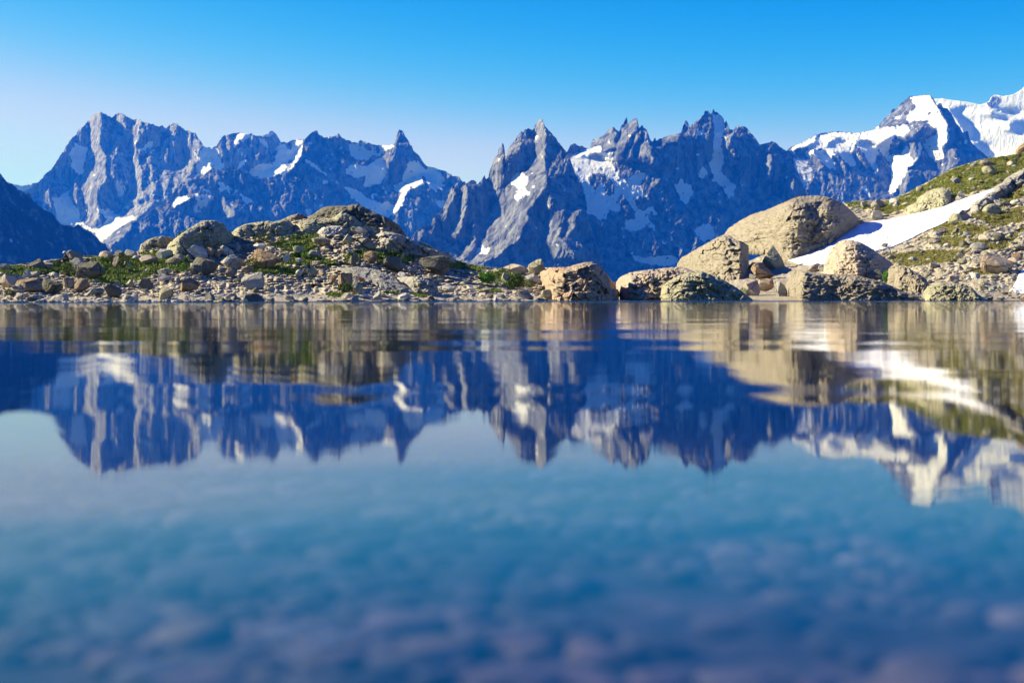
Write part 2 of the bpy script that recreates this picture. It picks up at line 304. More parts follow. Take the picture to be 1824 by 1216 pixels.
mountain('mountain', 'tall grey granite spires rising in the centre, the highest a sunlit pyramid', 8000,
    np.concatenate([T('p', '640 560 700 480'), T('c3', '130 970 165 915 200 905 240 880 270 870 280 825 300 800 330 790 350 760 375 700 395 640 415 608 430 600 455 610 480 600 500 565 515 580 530 575 550 558 585 562 592 590 610 575 625 555 645 525 655 550 672 545 685 480 710 420 720 395 735 385 745 345 765 320 775 292 785 330 792 390 810 350 830 310 855 285 870 255 890 235 905 210 918 225 932 200 960 195 985 205 998 190 1000 165 1010 170 1018 145 1040 128 1055 130 1062 155 1075 180 1090 195 1110 220 1125 235 1150 260 1165 290 1200 330 1238 375 1255 420 1270 470 1300 540 1330 600 1345 650 1360 720 1365 790 1385 850 1420 950 1450 1050 1480 1150 1520 1260 1700 1500')]),
    660, 1130, 555, MM_warm, default=.34, seed=41, step=1.0, ribs=.7, bulge=4.0, threads=-.12, shear=.25, mu=2e-5, jag=1.3,
    lit=[T('c3', '1040 128 1060 135 1072 180 1080 300 1075 400 1070 500 1085 560 1075 620 1010 700 960 760 940 860 900 960 850 1010 800 1030 770 1070 700 1110 650 1130 560 1140 540 1130 600 1060 640 930 680 800 700 740 740 690 720 630 800 590 830 560 830 540 880 510 940 500 960 460 990 400 1000 320 1005 250 1015 160'),
         T('c3', '700 420 735 390 770 310 780 400 775 480 785 560 740 620 700 640 690 560 675 545'), T('c3', '800 360 830 315 880 270 910 280 900 350 870 370 840 350 800 400'),
         T('c3', '1080 640 1110 650 1115 760 1130 780 1210 760 1215 840 1160 880 1100 900 1075 870 1060 760'), T('c3', '1250 800 1335 750 1310 800 1280 880 1240 950 1205 975 1220 920 1240 870 1215 850'),
         T('c3', '1000 1000 1080 920 1150 860 1200 900 1170 960 1220 1000 1270 1050 1290 1140 1100 1130 980 1120 950 1060'),
         T('c3', '490 600 515 590 530 640 520 780 490 880 450 940 450 1080 430 1100 430 980 395 950 440 860 460 800 470 700'),
         T('c3', '560 860 575 850 570 950 600 1000 560 1060 500 1110 470 1110 520 1010 545 940'), T('c3', '380 690 400 620 440 600 450 640 420 700 400 740 380 800 350 790'),
         T('c3', '285 830 300 830 290 910 270 880'), T('c3', '170 930 215 900 210 960 190 1000')],
    shade=[T('c3', '1065 140 1240 380 1360 750 1250 760 1130 700 1080 560 1085 300'), T('c3', '590 600 660 560 720 660 690 800 620 950 560 840 540 640')],
    snow=[T('c3', '830 560 870 510 920 510 960 550 930 610 980 660 940 670 880 710 855 680 880 620 860 600 825 595'), T('c3', '590 1060 620 1010 650 1040 700 1020 660 1080 580 1080'),
          T('c3', '980 600 1030 590 990 620'), T('c3', '985 890 1035 890 1010 915'), T('c3', '915 230 940 240 930 270 915 260'), T('c3', '795 880 820 870 810 930 795 900')],
    faint=[T('c3', '1130 1000 1200 1010 1150 1030')])

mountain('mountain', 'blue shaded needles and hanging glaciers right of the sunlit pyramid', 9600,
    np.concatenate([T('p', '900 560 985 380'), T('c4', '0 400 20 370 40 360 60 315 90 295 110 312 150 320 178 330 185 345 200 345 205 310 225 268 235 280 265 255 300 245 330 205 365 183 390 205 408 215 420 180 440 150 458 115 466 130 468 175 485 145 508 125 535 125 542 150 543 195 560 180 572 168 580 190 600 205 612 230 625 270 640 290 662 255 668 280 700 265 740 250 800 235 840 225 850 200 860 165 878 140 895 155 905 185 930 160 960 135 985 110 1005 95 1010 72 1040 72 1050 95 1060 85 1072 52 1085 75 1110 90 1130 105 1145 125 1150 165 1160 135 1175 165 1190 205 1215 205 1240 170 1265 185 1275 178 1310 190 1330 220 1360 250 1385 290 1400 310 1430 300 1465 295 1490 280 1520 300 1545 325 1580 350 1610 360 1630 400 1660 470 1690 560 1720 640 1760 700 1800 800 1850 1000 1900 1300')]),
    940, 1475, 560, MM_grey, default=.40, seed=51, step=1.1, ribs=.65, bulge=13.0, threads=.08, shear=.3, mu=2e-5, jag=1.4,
    lit=[T('c4', '205 310 265 258 330 210 365 188 400 230 385 330 340 340 280 370 200 340'), T('c4', '470 175 508 130 535 130 540 195 500 260 450 340 430 430 350 430 380 340 410 260 440 210'),
         T('c4', '430 430 480 330 540 220 560 200 550 260 500 360 530 440 480 440'), T('c4', '600 215 625 280 640 380 660 400 690 490 640 480 590 450 540 450 530 400 560 300'),
         T('c4', '670 290 740 255 835 230 830 300 780 300 720 320'), T('c4', '870 300 885 310 885 360 860 340'), T('c4', '1190 240 1215 210 1200 300 1180 380 1160 430 1145 420 1160 330 1150 270'),
         T('c4', '1200 330 1230 340 1240 400 1200 470 1170 460'), T('c4', '1290 400 1320 400 1305 480 1270 560 1250 590 1225 570 1250 500'),
         T('c4', '1430 400 1475 370 1490 420 1470 560 1400 610 1375 620 1400 500 1400 430'), T('c4', '1600 520 1640 490 1650 540 1650 640 1620 685 1560 680 1545 600 1560 580'),
         T('c4', '665 560 690 540 685 590 660 590'), T('c4', '100 375 280 310 285 370 370 345 350 430 280 410 270 380 120 390'), T('c4', '1135 255 1170 245 1160 275')],
    snow=[T('c4', '35 410 70 380 180 345 280 310 280 340 290 370 370 340 350 430 380 480 400 540 450 545 520 520 570 500 595 520 555 570 560 620 600 670 625 700 610 710 600 760 640 740 690 810 620 770 610 830 660 880 665 920 600 870 560 900 540 920 450 910 445 840 520 830 520 780 460 700 440 640 390 680 420 750 425 790 340 770 320 830 270 850 240 810 180 800 175 700 150 600 100 520 60 470'),
          T('c4', '1070 110 1110 90 1155 130 1150 230 1130 300 1140 400 1130 500 1150 530 1220 590 1215 660 1180 690 1150 640 1130 600 1080 560 1060 500 1040 450 1080 370 1070 280 1080 200'),
          T('c4', '800 600 850 565 920 600 930 640 880 740 840 690'), T('c4', '945 215 1000 200 1010 230 970 245'), T('c4', '960 520 1000 465 1030 490 1010 540 980 550'),
          T('c4', '930 910 1000 870 1060 870 1080 930 1080 970 1000 1000 960 960'), T('c4', '475 1055 560 1110 700 1090 790 1090 830 1110 820 1150 740 1170 620 1150 530 1130'),
          T('c4', '710 970 740 1000 720 1030'), T('c4', '760 950 800 970 780 990'), T('c4', '820 1040 850 1020 850 1060'), T('c4', '180 1050 230 1065 220 1075'), T('c4', '770 810 785 860 775 860'),
          T('c4', '430 960 455 955 445 980'), T('c4', '1135 255 1170 245 1160 275')],
    bare=[T('c4', '190 550 230 505 300 515 385 590 370 650 330 670 290 600 300 560 250 615 200 600'), T('c4', '510 700 550 665 600 680 615 720 590 770 540 770')],
    faint=[T('c4', '1620 380 1700 390 1790 470 1790 560 1760 640 1720 640 1680 540 1640 480'), T('c4', '1200 330 1240 360 1260 400 1210 440')])

mountain('mountain', 'corniced snow ridge over dark rock ribs with a rounded snow summit, right', 11500,
    np.concatenate([T('p', '1330 420 1385 300'), T('c5', '100 540 150 505 175 485 240 460 300 430 355 398 400 385 450 378 510 373 560 378 620 385 680 380 740 365 795 355 800 330 830 290 870 255 900 212 925 215 935 195 960 170 1000 140 1015 125 1060 125 1110 118 1150 113 1165 125 1190 150 1205 185 1215 185 1222 175 1240 172 1250 205 1280 210 1300 235 1325 275 1345 320 1370 345 1385 380 1425 370 1440 430 1455 455 1490 490 1520 515 1560 550 1600 600 1700 720 1850 900')]),
    1345, 1830, 560, MM_grey, default=.37, seed=61, step=1.1, ribs=.5, bulge=5.0, threads=.12, mu=2e-5, jag=.8, rough=.9,
    lit=[T('c5', '160 500 300 430 360 395 350 440 300 470 200 500'), T('c5', '355 398 500 375 800 355 1000 320 990 440 900 400 790 480 700 440 600 460 500 420 420 470 380 420'), T('c5', '410 510 470 510 560 600 555 650 540 640 520 580 450 560'),
         T('c5', '270 530 330 490 350 540 410 620 370 640 340 590'), T('c5', '870 540 1000 450 1060 440 1070 580 1000 640 950 740 890 830 870 800 880 640'),
         T('c5', '1010 130 1150 115 1210 190 1290 320 1280 450 1200 580 1150 560 1130 450 1220 370 1130 300 1000 310 900 335 800 350 830 290 930 200'),
         T('c5', '990 440 1000 340 1060 310 1120 320 1050 400 1040 430'), T('c5', '990 660 1030 640 1000 740 980 820 930 830 950 740'), T('c5', '1150 570 1250 480 1330 500 1380 580 1340 620 1250 670 1200 640'),
         T('c5', '640 520 700 570 710 640 680 620 650 560'), T('c5', '770 600 800 600 780 680 760 670')],
    shade=[T('c5', '1220 180 1300 240 1420 380 1560 550 1400 620 1320 480 1280 320')],
    snow=[T('c5', '165 495 240 460 300 430 355 398 450 378 560 378 620 385 640 470 600 520 540 500 480 560 420 560 360 540 330 480 240 490 180 510'), T('c5', '300 430 355 398 450 378 620 385 795 355 1000 320 1000 390 900 410 800 470 700 460 600 445 500 430 420 465 330 470'), T('c5', '170 490 300 430 355 398 450 378 620 385 795 355 900 340 1000 320 990 360 970 440 910 410 870 480 870 540 950 540 1010 450 1000 520 1050 590 1080 440 1110 500 1070 580 1000 640 960 730 890 830 860 790 885 730 880 640 850 560 790 490 800 530 780 540 780 620 750 640 720 570 670 500 640 470 600 470 590 520 640 600 630 620 570 600 540 560 500 530 480 560 490 620 450 640 400 590 340 540 310 490 270 530 330 590 300 570 340 480 350 450 340 420'),
          T('c5', '1010 130 1060 122 1150 115 1200 190 1240 270 1290 330 1290 430 1240 480 1260 570 1200 580 1150 540 1120 450 1160 410 1220 370 1120 300 1050 300 990 300 990 260 1070 200 1030 170'),
          T('c5', '1230 600 1290 590 1240 620'), T('c5', '1330 550 1360 570 1340 590'), T('c5', '480 740 500 780 510 850 490 850'), T('c5', '670 760 710 750 745 850 700 800'), T('c5', '750 660 800 600 770 680'), T('c5', '1430 500 1450 530 1440 540')],
    bare=[T('c5', '870 480 930 420 970 450 940 510 880 530'), T('c5', '800 330 900 215 1000 145 1010 260 980 310 800 350'), T('c5', '1130 260 1160 225 1165 240 1140 270')],
    faint=[T('c5', '190 560 270 560 330 640 330 700 270 780 220 690 180 620')])

mountain('mountain', 'broad sunlit snow dome leaving the picture at the upper right edge', 14200,
    np.concatenate([T('c5', '600 420 1000 250 1150 150 1200 143 1240 140 1300 150 1380 160 1450 170 1510 185 1555 172 1575 160 1590 130 1615 115 1650 118 1680 125 1740 115 1770 100 1800 80 1822 60 1900 20 2100 -20 2500 100 3200 300')]),
    1560, 2160, 560, MM_warm, default=-.55, seed=71, step=1.4, snow_default=1.0, mu=2e-5, jag=.3, rough=.6,
    shade=[T('c5', '1290 210 1390 200 1350 250 1440 310 1480 380 1450 440 1400 380 1330 270'), T('c5', '1450 440 1530 460 1630 550 1540 560 1480 500'),
           T('c5', '1580 230 1740 230 1750 260 1640 260 1590 250'), T('c5', '1710 300 1822 320 1822 380 1730 370')],
    bare=[T('c5', '1560 195 1590 130 1650 125 1640 160 1600 205')])
# ------------------------------------------------------------------ lake, lake bed, far ground
def shore_depth(u): return 80.6 + 42.4 * np.clip(u, -500, 1100) / 1100 + 3.0 * n2(np.asarray(u) / 130.0, 0 * np.asarray(u) + 3)
def shore_py(u): return HY + CAMH * F / shore_depth(u)

def rock_mat(name, a, b, lichen=(.20, .20, .10), lichen_amt=.25, scale=1.0, dark=(.06, .055, .05), dark_amt=.6):
    m, t, bs = mat(name); L = t.links
    pos = N(t, "ShaderNodeNewGeometry").outputs['Position']
    n1 = noise(t, pos, .55 * scale, 6, .65); n2_ = noise(t, pos, 3.0 * scale, 8, .7); n3_ = noise(t, scaled(t, pos, (1, 1, .35)), 1.3 * scale, 7, .7); n4 = noise(t, pos, 9 * scale, 4, .7)
    c = mix(t, ramp(t, n1, [(.35, 0.0), (.65, 1.0)]), a, b)
    c = mix(t, math_(t, 'MULTIPLY', ramp(t, n3_, [(.50, 0.0), (.66, 1.0)]), lichen_amt), c, lichen)
    c = mix(t, math_(t, 'MULTIPLY', ramp(t, n2_, [(.34, 1.0), (.47, 0.0)]), dark_amt), c, dark)
    c = mix(t, math_(t, 'MULTIPLY', ramp(t, noise(t, scaled(t, pos, (1, 1, 2.2)), .9 * scale, 5, .6), [(.48, 0.0), (.62, 1.0)]), .55), c, tuple(.62 * v_ + .03 for v_ in a))
    c = mix(t, math_(t, 'MULTIPLY', ramp(t, n4, [(.58, 0.0), (.70, 1.0)]), .35), c, (.50, .48, .44))
    wv = N(t, "ShaderNodeVectorMath", operation='ADD'); nv = N(t, "ShaderNodeTexNoise", i_Scale=.8 * scale, i_Detail=3.0); L.new(pos, nv.inputs['Vector']); L.new(pos, wv.inputs[0]); L.new(nv.outputs['Color'], wv.inputs[1])
    vo = N(t, "ShaderNodeTexVoronoi", feature='DISTANCE_TO_EDGE', i_Scale=.42 * scale); L.new(scaled(t, wv.outputs[0], (1, 1, 1.7)), vo.inputs['Vector'])
    jn = ramp(t, vo.outputs['Distance'], [(.0, 1.0), (.022, 0.0)])
    c = mix(t, math_(t, 'MULTIPLY', jn, math_(t, 'MULTIPLY', ramp(t, n1, [(.42, 0.0), (.55, 1.0)]), .85)), c, tuple(.25 * v_ for v_ in a))
    L.new(c, bs.inputs['Base Color']); bs.inputs['Roughness'].default_value = .9; bs.inputs['Specular IOR Level'].default_value = .2
    h = math_(t, 'ADD', math_(t, 'MULTIPLY', n2_, .6), math_(t, 'SUBTRACT', n3_, math_(t, 'MULTIPLY', jn, .5)))
    L.new(bump(t, h, .35 / scale, .9), bs.inputs['Normal'])
    return m
R_tan = rock_mat('granite_tan', (0.300, 0.255, 0.190), (0.350, 0.300, 0.232), lichen=(0.220, 0.214, 0.106), lichen_amt=.45)
R_pink = rock_mat('granite_pale_pink', (0.484, 0.406, 0.319), (0.425, 0.329, 0.243), lichen=(0.291, 0.261, 0.149), lichen_amt=.3)
R_grey = rock_mat('gneiss_grey', (0.342, 0.323, 0.275), (0.432, 0.402, 0.340), lichen=(0.216, 0.216, 0.120), lichen_amt=.4)
R_white = rock_mat('rock_white', (0.590, 0.556, 0.499), (0.485, 0.451, 0.398), lichen=(0.357, 0.336, 0.245), lichen_amt=.25, dark_amt=.45)
R_dark = rock_mat('rock_dark_moss_shade', (0.143, 0.130, 0.098), (0.202, 0.185, 0.139), lichen=(0.084, 0.101, 0.036), lichen_amt=.6)  # also on rocks that lie in shadow, their shade put into this colour
R_brown = rock_mat('rock_rust_brown', (0.291, 0.193, 0.113), (0.368, 0.261, 0.160), lichen=(0.164, 0.116, 0.066), lichen_amt=.5)
R_olive = rock_mat('rock_lichen_olive', (0.354, 0.329, 0.217), (0.437, 0.400, 0.274), lichen=(0.237, 0.259, 0.104), lichen_amt=.6)
R_red = rock_mat('rock_red', (0.286, 0.134, 0.081), (0.354, 0.210, 0.139), lichen=(0.169, 0.109, 0.065), lichen_amt=.4)
R_orange = rock_mat('rock_orange_pink', (0.438, 0.302, 0.196), (0.421, 0.353, 0.268), lichen=(0.304, 0.210, 0.122), lichen_amt=.4, dark_amt=.4)
RM = {'t': R_tan, 'p': R_pink, 'g': R_grey, 'w': R_white, 'd': R_dark, 'b': R_brown, 'o': R_olive, 'r': R_red, 'y': R_orange}

def ground_mat(name, gravel_a, gravel_b, grass_a, grass_b, earth):
    m, t, bs = mat(name); L = t.links
    pos = N(t, "ShaderNodeNewGeometry").outputs['Position']
    g = N(t, "ShaderNodeAttribute", attribute_name='grass').outputs['Fac']
    n1 = noise(t, pos, .35, 6, .6); n2_ = noise(t, pos, 2.2, 8, .75); n3_ = noise(t, pos, 7.0, 4, .7); n4 = noise(t, pos, 1.0, 5, .6)
    vor = N(t, "ShaderNodeTexVoronoi", i_Scale=4.5); L.new(pos, vor.inputs['Vector'])
    c = mix(t, ramp(t, n1, [(.4, 0.0), (.6, 1.0)]), gravel_a, gravel_b)
    c = mix(t, ramp(t, n3_, [(.38, .85), (.50, 0.0)]), c, (.13, .115, .09))
    c = mix(t, ramp(t, n3_, [(.58, 0.0), (.70, .8)]), c, (.50, .47, .42))
    c = mix(t, ramp(t, n4, [(.56, 0.0), (.66, .55)]), c, earth)
    gc = mix(t, ramp(t, n2_, [(.4, 0.0), (.6, 1.0)]), grass_a, grass_b)
    gm = ramp(t, math_(t, 'ADD', g, math_(t, 'MULTIPLY', math_(t, 'SUBTRACT', n2_, .5), 1.3)), [(.42, 0.0), (.52, 1.0)])
    c = mix(t, gm, c, gc)
    L.new(c, bs.inputs['Base Color']); bs.inputs['Roughness'].default_value = .95; bs.inputs['Specular IOR Level'].default_value = .1
    h = math_(t, 'ADD', n2_, math_(t, 'MULTIPLY', n3_, .5))
    L.new(bump(t, h, .20, .7), bs.inputs['Normal'])
    return m
G_left = ground_mat('ground_left', (.46, .39, .28), (.55, .48, .36), (.055, .085, .015), (.14, .15, .035), (.19, .165, .09))
G_right = ground_mat('ground_right', (.38, .33, .245), (.45, .39, .30), (.075, .10, .018), (.18, .165, .04), (.26, .19, .10))
G_far = ground_mat('ground_far', (.06, .07, .05), (.08, .085, .06), (.03, .05, .015), (.05, .065, .02), (.07, .07, .05))

# --- left knoll and right slope: one depth for each direction of view -------------------------
GL = T('p', '-600 520 -350 505 -120 484 -50 478 0 475 60 467 100 462 150 458 200 454 250 447 300 437 330 427 420 412 500 400 540 390 600 386 680 392 720 424 760 444 800 461 850 473 880 478 920 477 960 476 1000 477 1050 482 1080 500 1095 526 1110 545 1160 560')
GR = T('p', '1040 560 1085 545 1120 530 1200 512 1300 480 1400 436 1440 405 1475 376 1501 362 1530 358 1556 357 1588 355 1621 341 1654 323 1698 299 1753 283 1797 277 1824 271 1900 246 2100 195 2400 150 2700 140')
SN_UP = T('f8', '-90 1010 0 960 150 900 290 850 340 790 430 740 560 700 700 680 870 650 1000 610 1240 550 1400 490 1612 420')
SN_LO = T('f8', '-90 1020 0 1050 100 1062 250 1060 420 1030 560 980 650 940 740 920 880 860 990 800 1130 740 1290 660 1390 600 1480 530 1560 490 1615 425')
SN2_UP = T('f7', '1695 960 1740 880 1770 790 1821 750 1900 720 2100 700'); SN2_LO = T('f7', '1695 975 1730 1005 1780 1015 1821 1022 1900 1030 2100 1060')
SNOWP = [np.concatenate([a_, b_[::-1]], 0) for a_, b_ in ((SN_UP, SN_LO), (SN2_UP, SN2_LO))]
def left_depth(u, py, rough=True):
    cr = np.interp(u, GL[:, 0], GL[:, 1]); ys = shore_depth(u); sp = shore_py(u)
    span = 20 + 14 * np.exp(-((np.asarray(u) - 480) / 330.) ** 2)
    f = (sp - py) / np.maximum(sp - cr, 6.)
    d = ys + span * np.where(f > 0, np.maximum(f, 0) ** .85, f * .6)
    if rough: d = d + (1.5 * fbm2(u / 28, py / 11, 4, 5) + 1.1 * fbm2(u / 17, py / 4.5, 3, 8, True) + .5 * fbm2(u / 7, py / 3.5, 3, 6)) * np.clip(f * 6, 0, 1)
    return d
def right_depth(u, py, rough=True):
    cr = np.interp(u, GR[:, 0], GR[:, 1]); ys = shore_depth(u); sp = shore_py(u)
    span = 20 + 70 * np.clip((np.asarray(u) - 1120) / 330., 0, 1) - 12 * np.clip((np.asarray(u) - 1500) / 500., 0, 1)
    f = (sp - py) / np.maximum(sp - cr, 6.)
    d = ys + span * np.where(f > 0, np.maximum(f, 0) ** .9, f * .25)
    if rough:
        m_ = 0
        for dx, dy in ((0, 0), (5, 3), (-5, -3), (0, 5), (0, -5)):
            for P_ in SNOWP: m_ = m_ + inside(P_, np.asarray(u, float) + dx, np.asarray(py, float) + dy)
        d = d + (1 - np.clip(m_, 0, 1)) * (3.2 * fbm2(u / 40, py / 18, 4, 15) + 1.0 * fbm2(u / 9, py / 5, 3, 16)) * np.clip(f * 6, 0, 1)
    return d
GRASS_L = [T('f1', '0 760 300 720 600 680 1100 640 1800 640 1821 760 1500 850 1300 930 900 880 700 800 400 800 0 900'), T('f3', '0 430 150 400 400 380 420 440 330 520 400 560 200 620 100 560 0 540'),
           T('f3', '640 620 860 570 1000 600 1200 540 1250 590 1000 620 700 680'), T('f3', '460 690 580 680 580 720 460 720'), T('f3', '1100 995 1230 995 1230 1015 1100 1015'),
           T('f3', '1370 1010 1520 1015 1520 1055 1400 1050'), T('f4', '540 790 800 770 1000 850 1050 940 860 950 690 900 560 860'), T('f4', '510 950 760 960 760 1000 560 1000'),
           T('f4', '250 640 500 700 800 720 780 760 500 750 240 690'), T('f2', '1360 500 1500 440 1821 390 1821 560 1500 560'), T('f2', '0 680 250 620 560 700 500 780 200 780 0 860'), T('f3', '480 1010 680 1010 640 1050 490 1050'),
           T('f3', '0 600 300 600 600 690 300 720 0 700'), T('f2', '0 590 180 560 480 620 520 700 300 660 60 680'), T('f2', '1080 700 1500 720 1821 800 1700 830 1200 800'), T('f3', '750 560 1100 560 1400 620 1380 700 1000 690'), T('f3', '1400 600 1821 690 1821 760 1500 700'), T('f4', '0 600 200 680 600 740 560 780 200 740 0 700'), T('f1', '0 740 200 720 280 760 100 800 0 810'), T('f1', '880 590 1020 590 1000 640 880 640')]
GRASS_R = [T('f8', '360 545 600 540 750 530 900 465 1050 385 1250 275 1500 200 1822 145 1822 300 1600 420 1400 470 1250 520 1230 450 1150 425 1000 500 860 600 700 650 650 600 500 600 400 580'),
           T('f7', '370 610 800 560 1100 560 1250 570 1100 680 900 700 620 730 460 690'), T('f8', '1390 650 1500 590 1600 540 1822 400 1822 500 1600 620 1450 690'), T('p', '1824 270 1900 240 2100 190 2500 150 2500 300 2000 340 1824 330'),
           T('f7', '1270 750 1700 740 1600 800 1300 820'), T('f7', '850 300 1100 250 1500 330 1300 420 900 400'), T('f7', '1300 200 1821 100 1821 260 1500 320'), T('f7', '700 430 1200 420 1500 480 1700 400 1821 300 1821 380 1600 560 1000 520')]
def in_any(polys, u, p, w=2.5, seed=1):
    lu = u + w * n2(u / 6., p / 5. + seed); lp = p + w * n2(u / 6. + 7, p / 5. - seed); r = np.zeros(u.shape)
    for P in polys: r[inside(P, lu, lp)] = 1
    return r
def slope_sheet(name, label, fdepth, crest, u0, u1, matl, polys, du=1.1, nv=210, under=9.0, seed=1, back=.5):
    us = np.arange(u0, u1, du); cr = np.interp(us, crest[:, 0], crest[:, 1]) + .9 * n2(us / 6., us * 0 + seed)
    sp = shore_py(us) + under
    v = np.linspace(0, 1, nv)[:, None]; py = sp[None] + (cr[None] - sp[None]) * v; px = np.broadcast_to(us[None], py.shape)
    V1 = to3(px, py, fdepth(px, py)); g1 = in_any(polys, px.astype(float), py)
    nb = 16; k = (np.arange(1, nb + 1) / nb)[:, None]
    c = V1[-1]; zz = c[None, :, 2] + (-4 - c[None, :, 2]) * k ** 1.2; yy = c[None, :, 1] + 1.5 * k ** .5 + (c[None, :, 2] - zz) * back * 4 + 1.5 * fbm2(px[:1] / 20, k * 5, 3, seed)
    V2 = np.stack([np.broadcast_to(c[None, :, 0] * (1 + 0 * k), zz.shape), yy, zz], -1)
    V = np.concatenate([V1, V2], 0); g = np.concatenate([g1, np.repeat(g1[-1:], nb, 0)], 0)
    o = mesh_obj(name, V.reshape(-1, 3), grid_faces(*V.shape[:2]), matl, {'grass': g})
    return tag(o, label, 'hill', kind='structure')
slope_sheet('hill', 'low rocky knoll of gravel, grass and boulders behind the lake, left and centre', left_depth, GL, -600, 1160, G_left, GRASS_L, seed=3)
slope_sheet('hill', 'grassy scree slope climbing to the right edge behind the lake', right_depth, GR, 1040, 2700, G_right, GRASS_R, seed=5, du=1.25)

# --- lake bed and surrounding ground ----------------------------------------------------------
xs = np.concatenate([np.linspace(-210, -6, 60), np.linspace(-5.9, 5.9, 240), np.linspace(6, 210, 60)])
ys = np.concatenate([np.linspace(-60, .0, 20), np.linspace(.2, 9, 200), np.linspace(9.4, 175, 70)])
gx, gy = np.meshgrid(xs, ys)
depth = -.10 - .05 * np.clip(gy, 0, 60) + .03 * n2(gx * .8, gy * .8)
cob = fbm2(gx * 4.5, gy * 4.5, 3, 9, True); depth = depth + .022 * cob * (gy < 12)
side = np.clip((np.abs(gx) - 150) / 40, 0, 1); depth = depth * (1 - side) + side * 1.2
depth = np.where(gy < 0, np.clip(-.16 - gy * .02, -.2, 1.0), depth)
bm_, bt, bb = mat('lake_bed_stones'); pos = N(bt, "ShaderNodeNewGeometry").outputs['Position']
q1 = noise(bt, pos, 10.0, 3, .5); q2 = noise(bt, pos, 2.6, 3, .5)
bc = mix(bt, ramp(bt, q1, [(.43, 0.0), (.63, 1.0)]), (.015, .011, .015), (.10, .055, .05)); bc = mix(bt, ramp(bt, q2, [(.44, .85), (.58, 0.0)]), bc, (.012, .01, .014))
bt.links.new(bc, bb.inputs['Base Color']); bb.inputs['Roughness'].default_value = .9
o = mesh_obj('lake_bed', np.stack([gx, gy, depth], -1).reshape(-1, 3), grid_faces(*gx.shape), bm_)
tag(o, 'brown stony bed of the lake seen through the near water', 'lake bed', kind='structure')

def bedmat(nm, c):
    m, t, b = mat(nm); ps = N(t, "ShaderNodeNewGeometry").outputs['Position']; q = noise(t, ps, 14, 4, .6); big = ramp(t, noise(t, ps, 1.7, 3, .55), [(.42, .12), (.60, 1.0)])
    t.links.new(mix(t, big, (.012, .010, .016), mix(t, ramp(t, q, [(.35, 0.0), (.65, 1.0)]), tuple(.7 * v for v in c), tuple(1.35 * v for v in c))), b.inputs['Base Color']); b.inputs['Roughness'].default_value = .85; return m
bm2 = [bedmat('cobble_purple', (.12, .062, .065)), bedmat('cobble_brown', (.14, .08, .05)), bedmat('cobble_grey', (.12, .09, .095)), bedmat('cobble_dark', (.02, .014, .018)), bedmat('cobble_pale', (.22, .14, .11))]
rs = np.random.RandomState(5); nb0 = 6500; cyy = .6 + 6.5 * rs.rand(nb0) ** 1.3; cxx = rs.uniform(-1, 1, nb0) * (.7 + cyy * .48); sz = rs.uniform(.010, .032, nb0) * (1 + 1.3 * rs.rand(nb0) ** 5)
import bmesh as _bm
_b = _bm.new(); _bm.ops.create_icosphere(_b, subdivisions=2, radius=1); V0 = np.array([v.co[:] for v in _b.verts]); F0 = np.array([[v.index for v in f.verts] for f in _b.faces]); _b.free()
kp = n2(cxx * 2.1 + 5, cyy * 2.1) > -.30; cxx, cyy, sz = cxx[kp], cyy[kp], sz[kp]; nb0 = len(cxx)
cz = -.10 - .05 * cyy + .02 * n2(cxx * .8, cyy * .8); VV = V0[None] * (1 + .25 * rs.uniform(-1, 1, (nb0, 1, 3))) * (1 + .12 * n3(V0[None] * 1.6 + rs.uniform(0, 50, (nb0, 1, 1))))[..., None] * np.array([1.5, 1.1, .42]) * sz[:, None, None]
VV = VV + np.stack([cxx, cyy, cz + .02], -1)[:, None]
o = mesh_obj('lake_bed_cobbles', VV.reshape(-1, 3), (F0[None] + (np.arange(nb0) * len(V0))[:, None, None]).reshape(-1, 3), bm2, mat_idx=np.repeat(rs.choice(5, nb0, p=[.32, .26, .18, .14, .10]), len(F0)))
tag(o, 'purple brown cobbles lying on the lake bed in the shallow foreground', 'cobbles', kind='stuff')

wm = bpy.data.materials.new('lake_water'); wm.use_nodes = True; wt = wm.node_tree; wt.nodes.clear()
wo = N(wt, "ShaderNodeOutputMaterial"); mixs = N(wt, "ShaderNodeMixShader"); gl = N(wt, "ShaderNodeBsdfGlossy"); tr = N(wt, "ShaderNodeBsdfTransparent")
gl.inputs['Roughness'].default_value = .02; gl.inputs['Color'].default_value = (1, 1, 1, 1); tr.inputs['Color'].default_value = (.85, .90, .95, 1)
wp = N(wt, "ShaderNodeNewGeometry").outputs['Position']
r1 = noise(wt, scaled(wt, wp, (.10, .42, 1)), 1.0, 2, .5)       # long low swell
r2 = noise(wt, scaled(wt, wp, (.9, 3.2, 1)), 1.0, 3, .55)       # small ripples
sepw = N(wt, "ShaderNodeSeparateXYZ"); wt.links.new(wp, sepw.inputs[0])
farr = N(wt, "ShaderNodeMapRange"); wt.links.new(sepw.outputs[1], farr.inputs[0])
for i_, v_ in ((1, 6.0), (2, 60.0), (3, .1), (4, 1.0)): farr.inputs[i_].default_value = v_
wind = N(wt, "ShaderNodeMapRange"); wt.links.new(math_(wt, 'SUBTRACT', sepw.outputs[1], math_(wt, 'MULTIPLY', sepw.outputs[0], .46)), wind.inputs[0])
for i_, v_ in ((1, 74.0), (2, 80.0), (3, 0.0), (4, 1.0)): wind.inputs[i_].default_value = v_
r3 = noise(wt, scaled(wt, wp, (3, 9, 1)), 1.0, 3, .6)
hgt = math_(wt, 'ADD', math_(wt, 'MULTIPLY', r1, .014), math_(wt, 'MULTIPLY', r2, math_(wt, 'MULTIPLY', farr.outputs[0], .008)))
hgt = math_(wt, 'ADD', hgt, math_(wt, 'MULTIPLY', r3, math_(wt, 'MULTIPLY', wind.outputs[0], .05)))
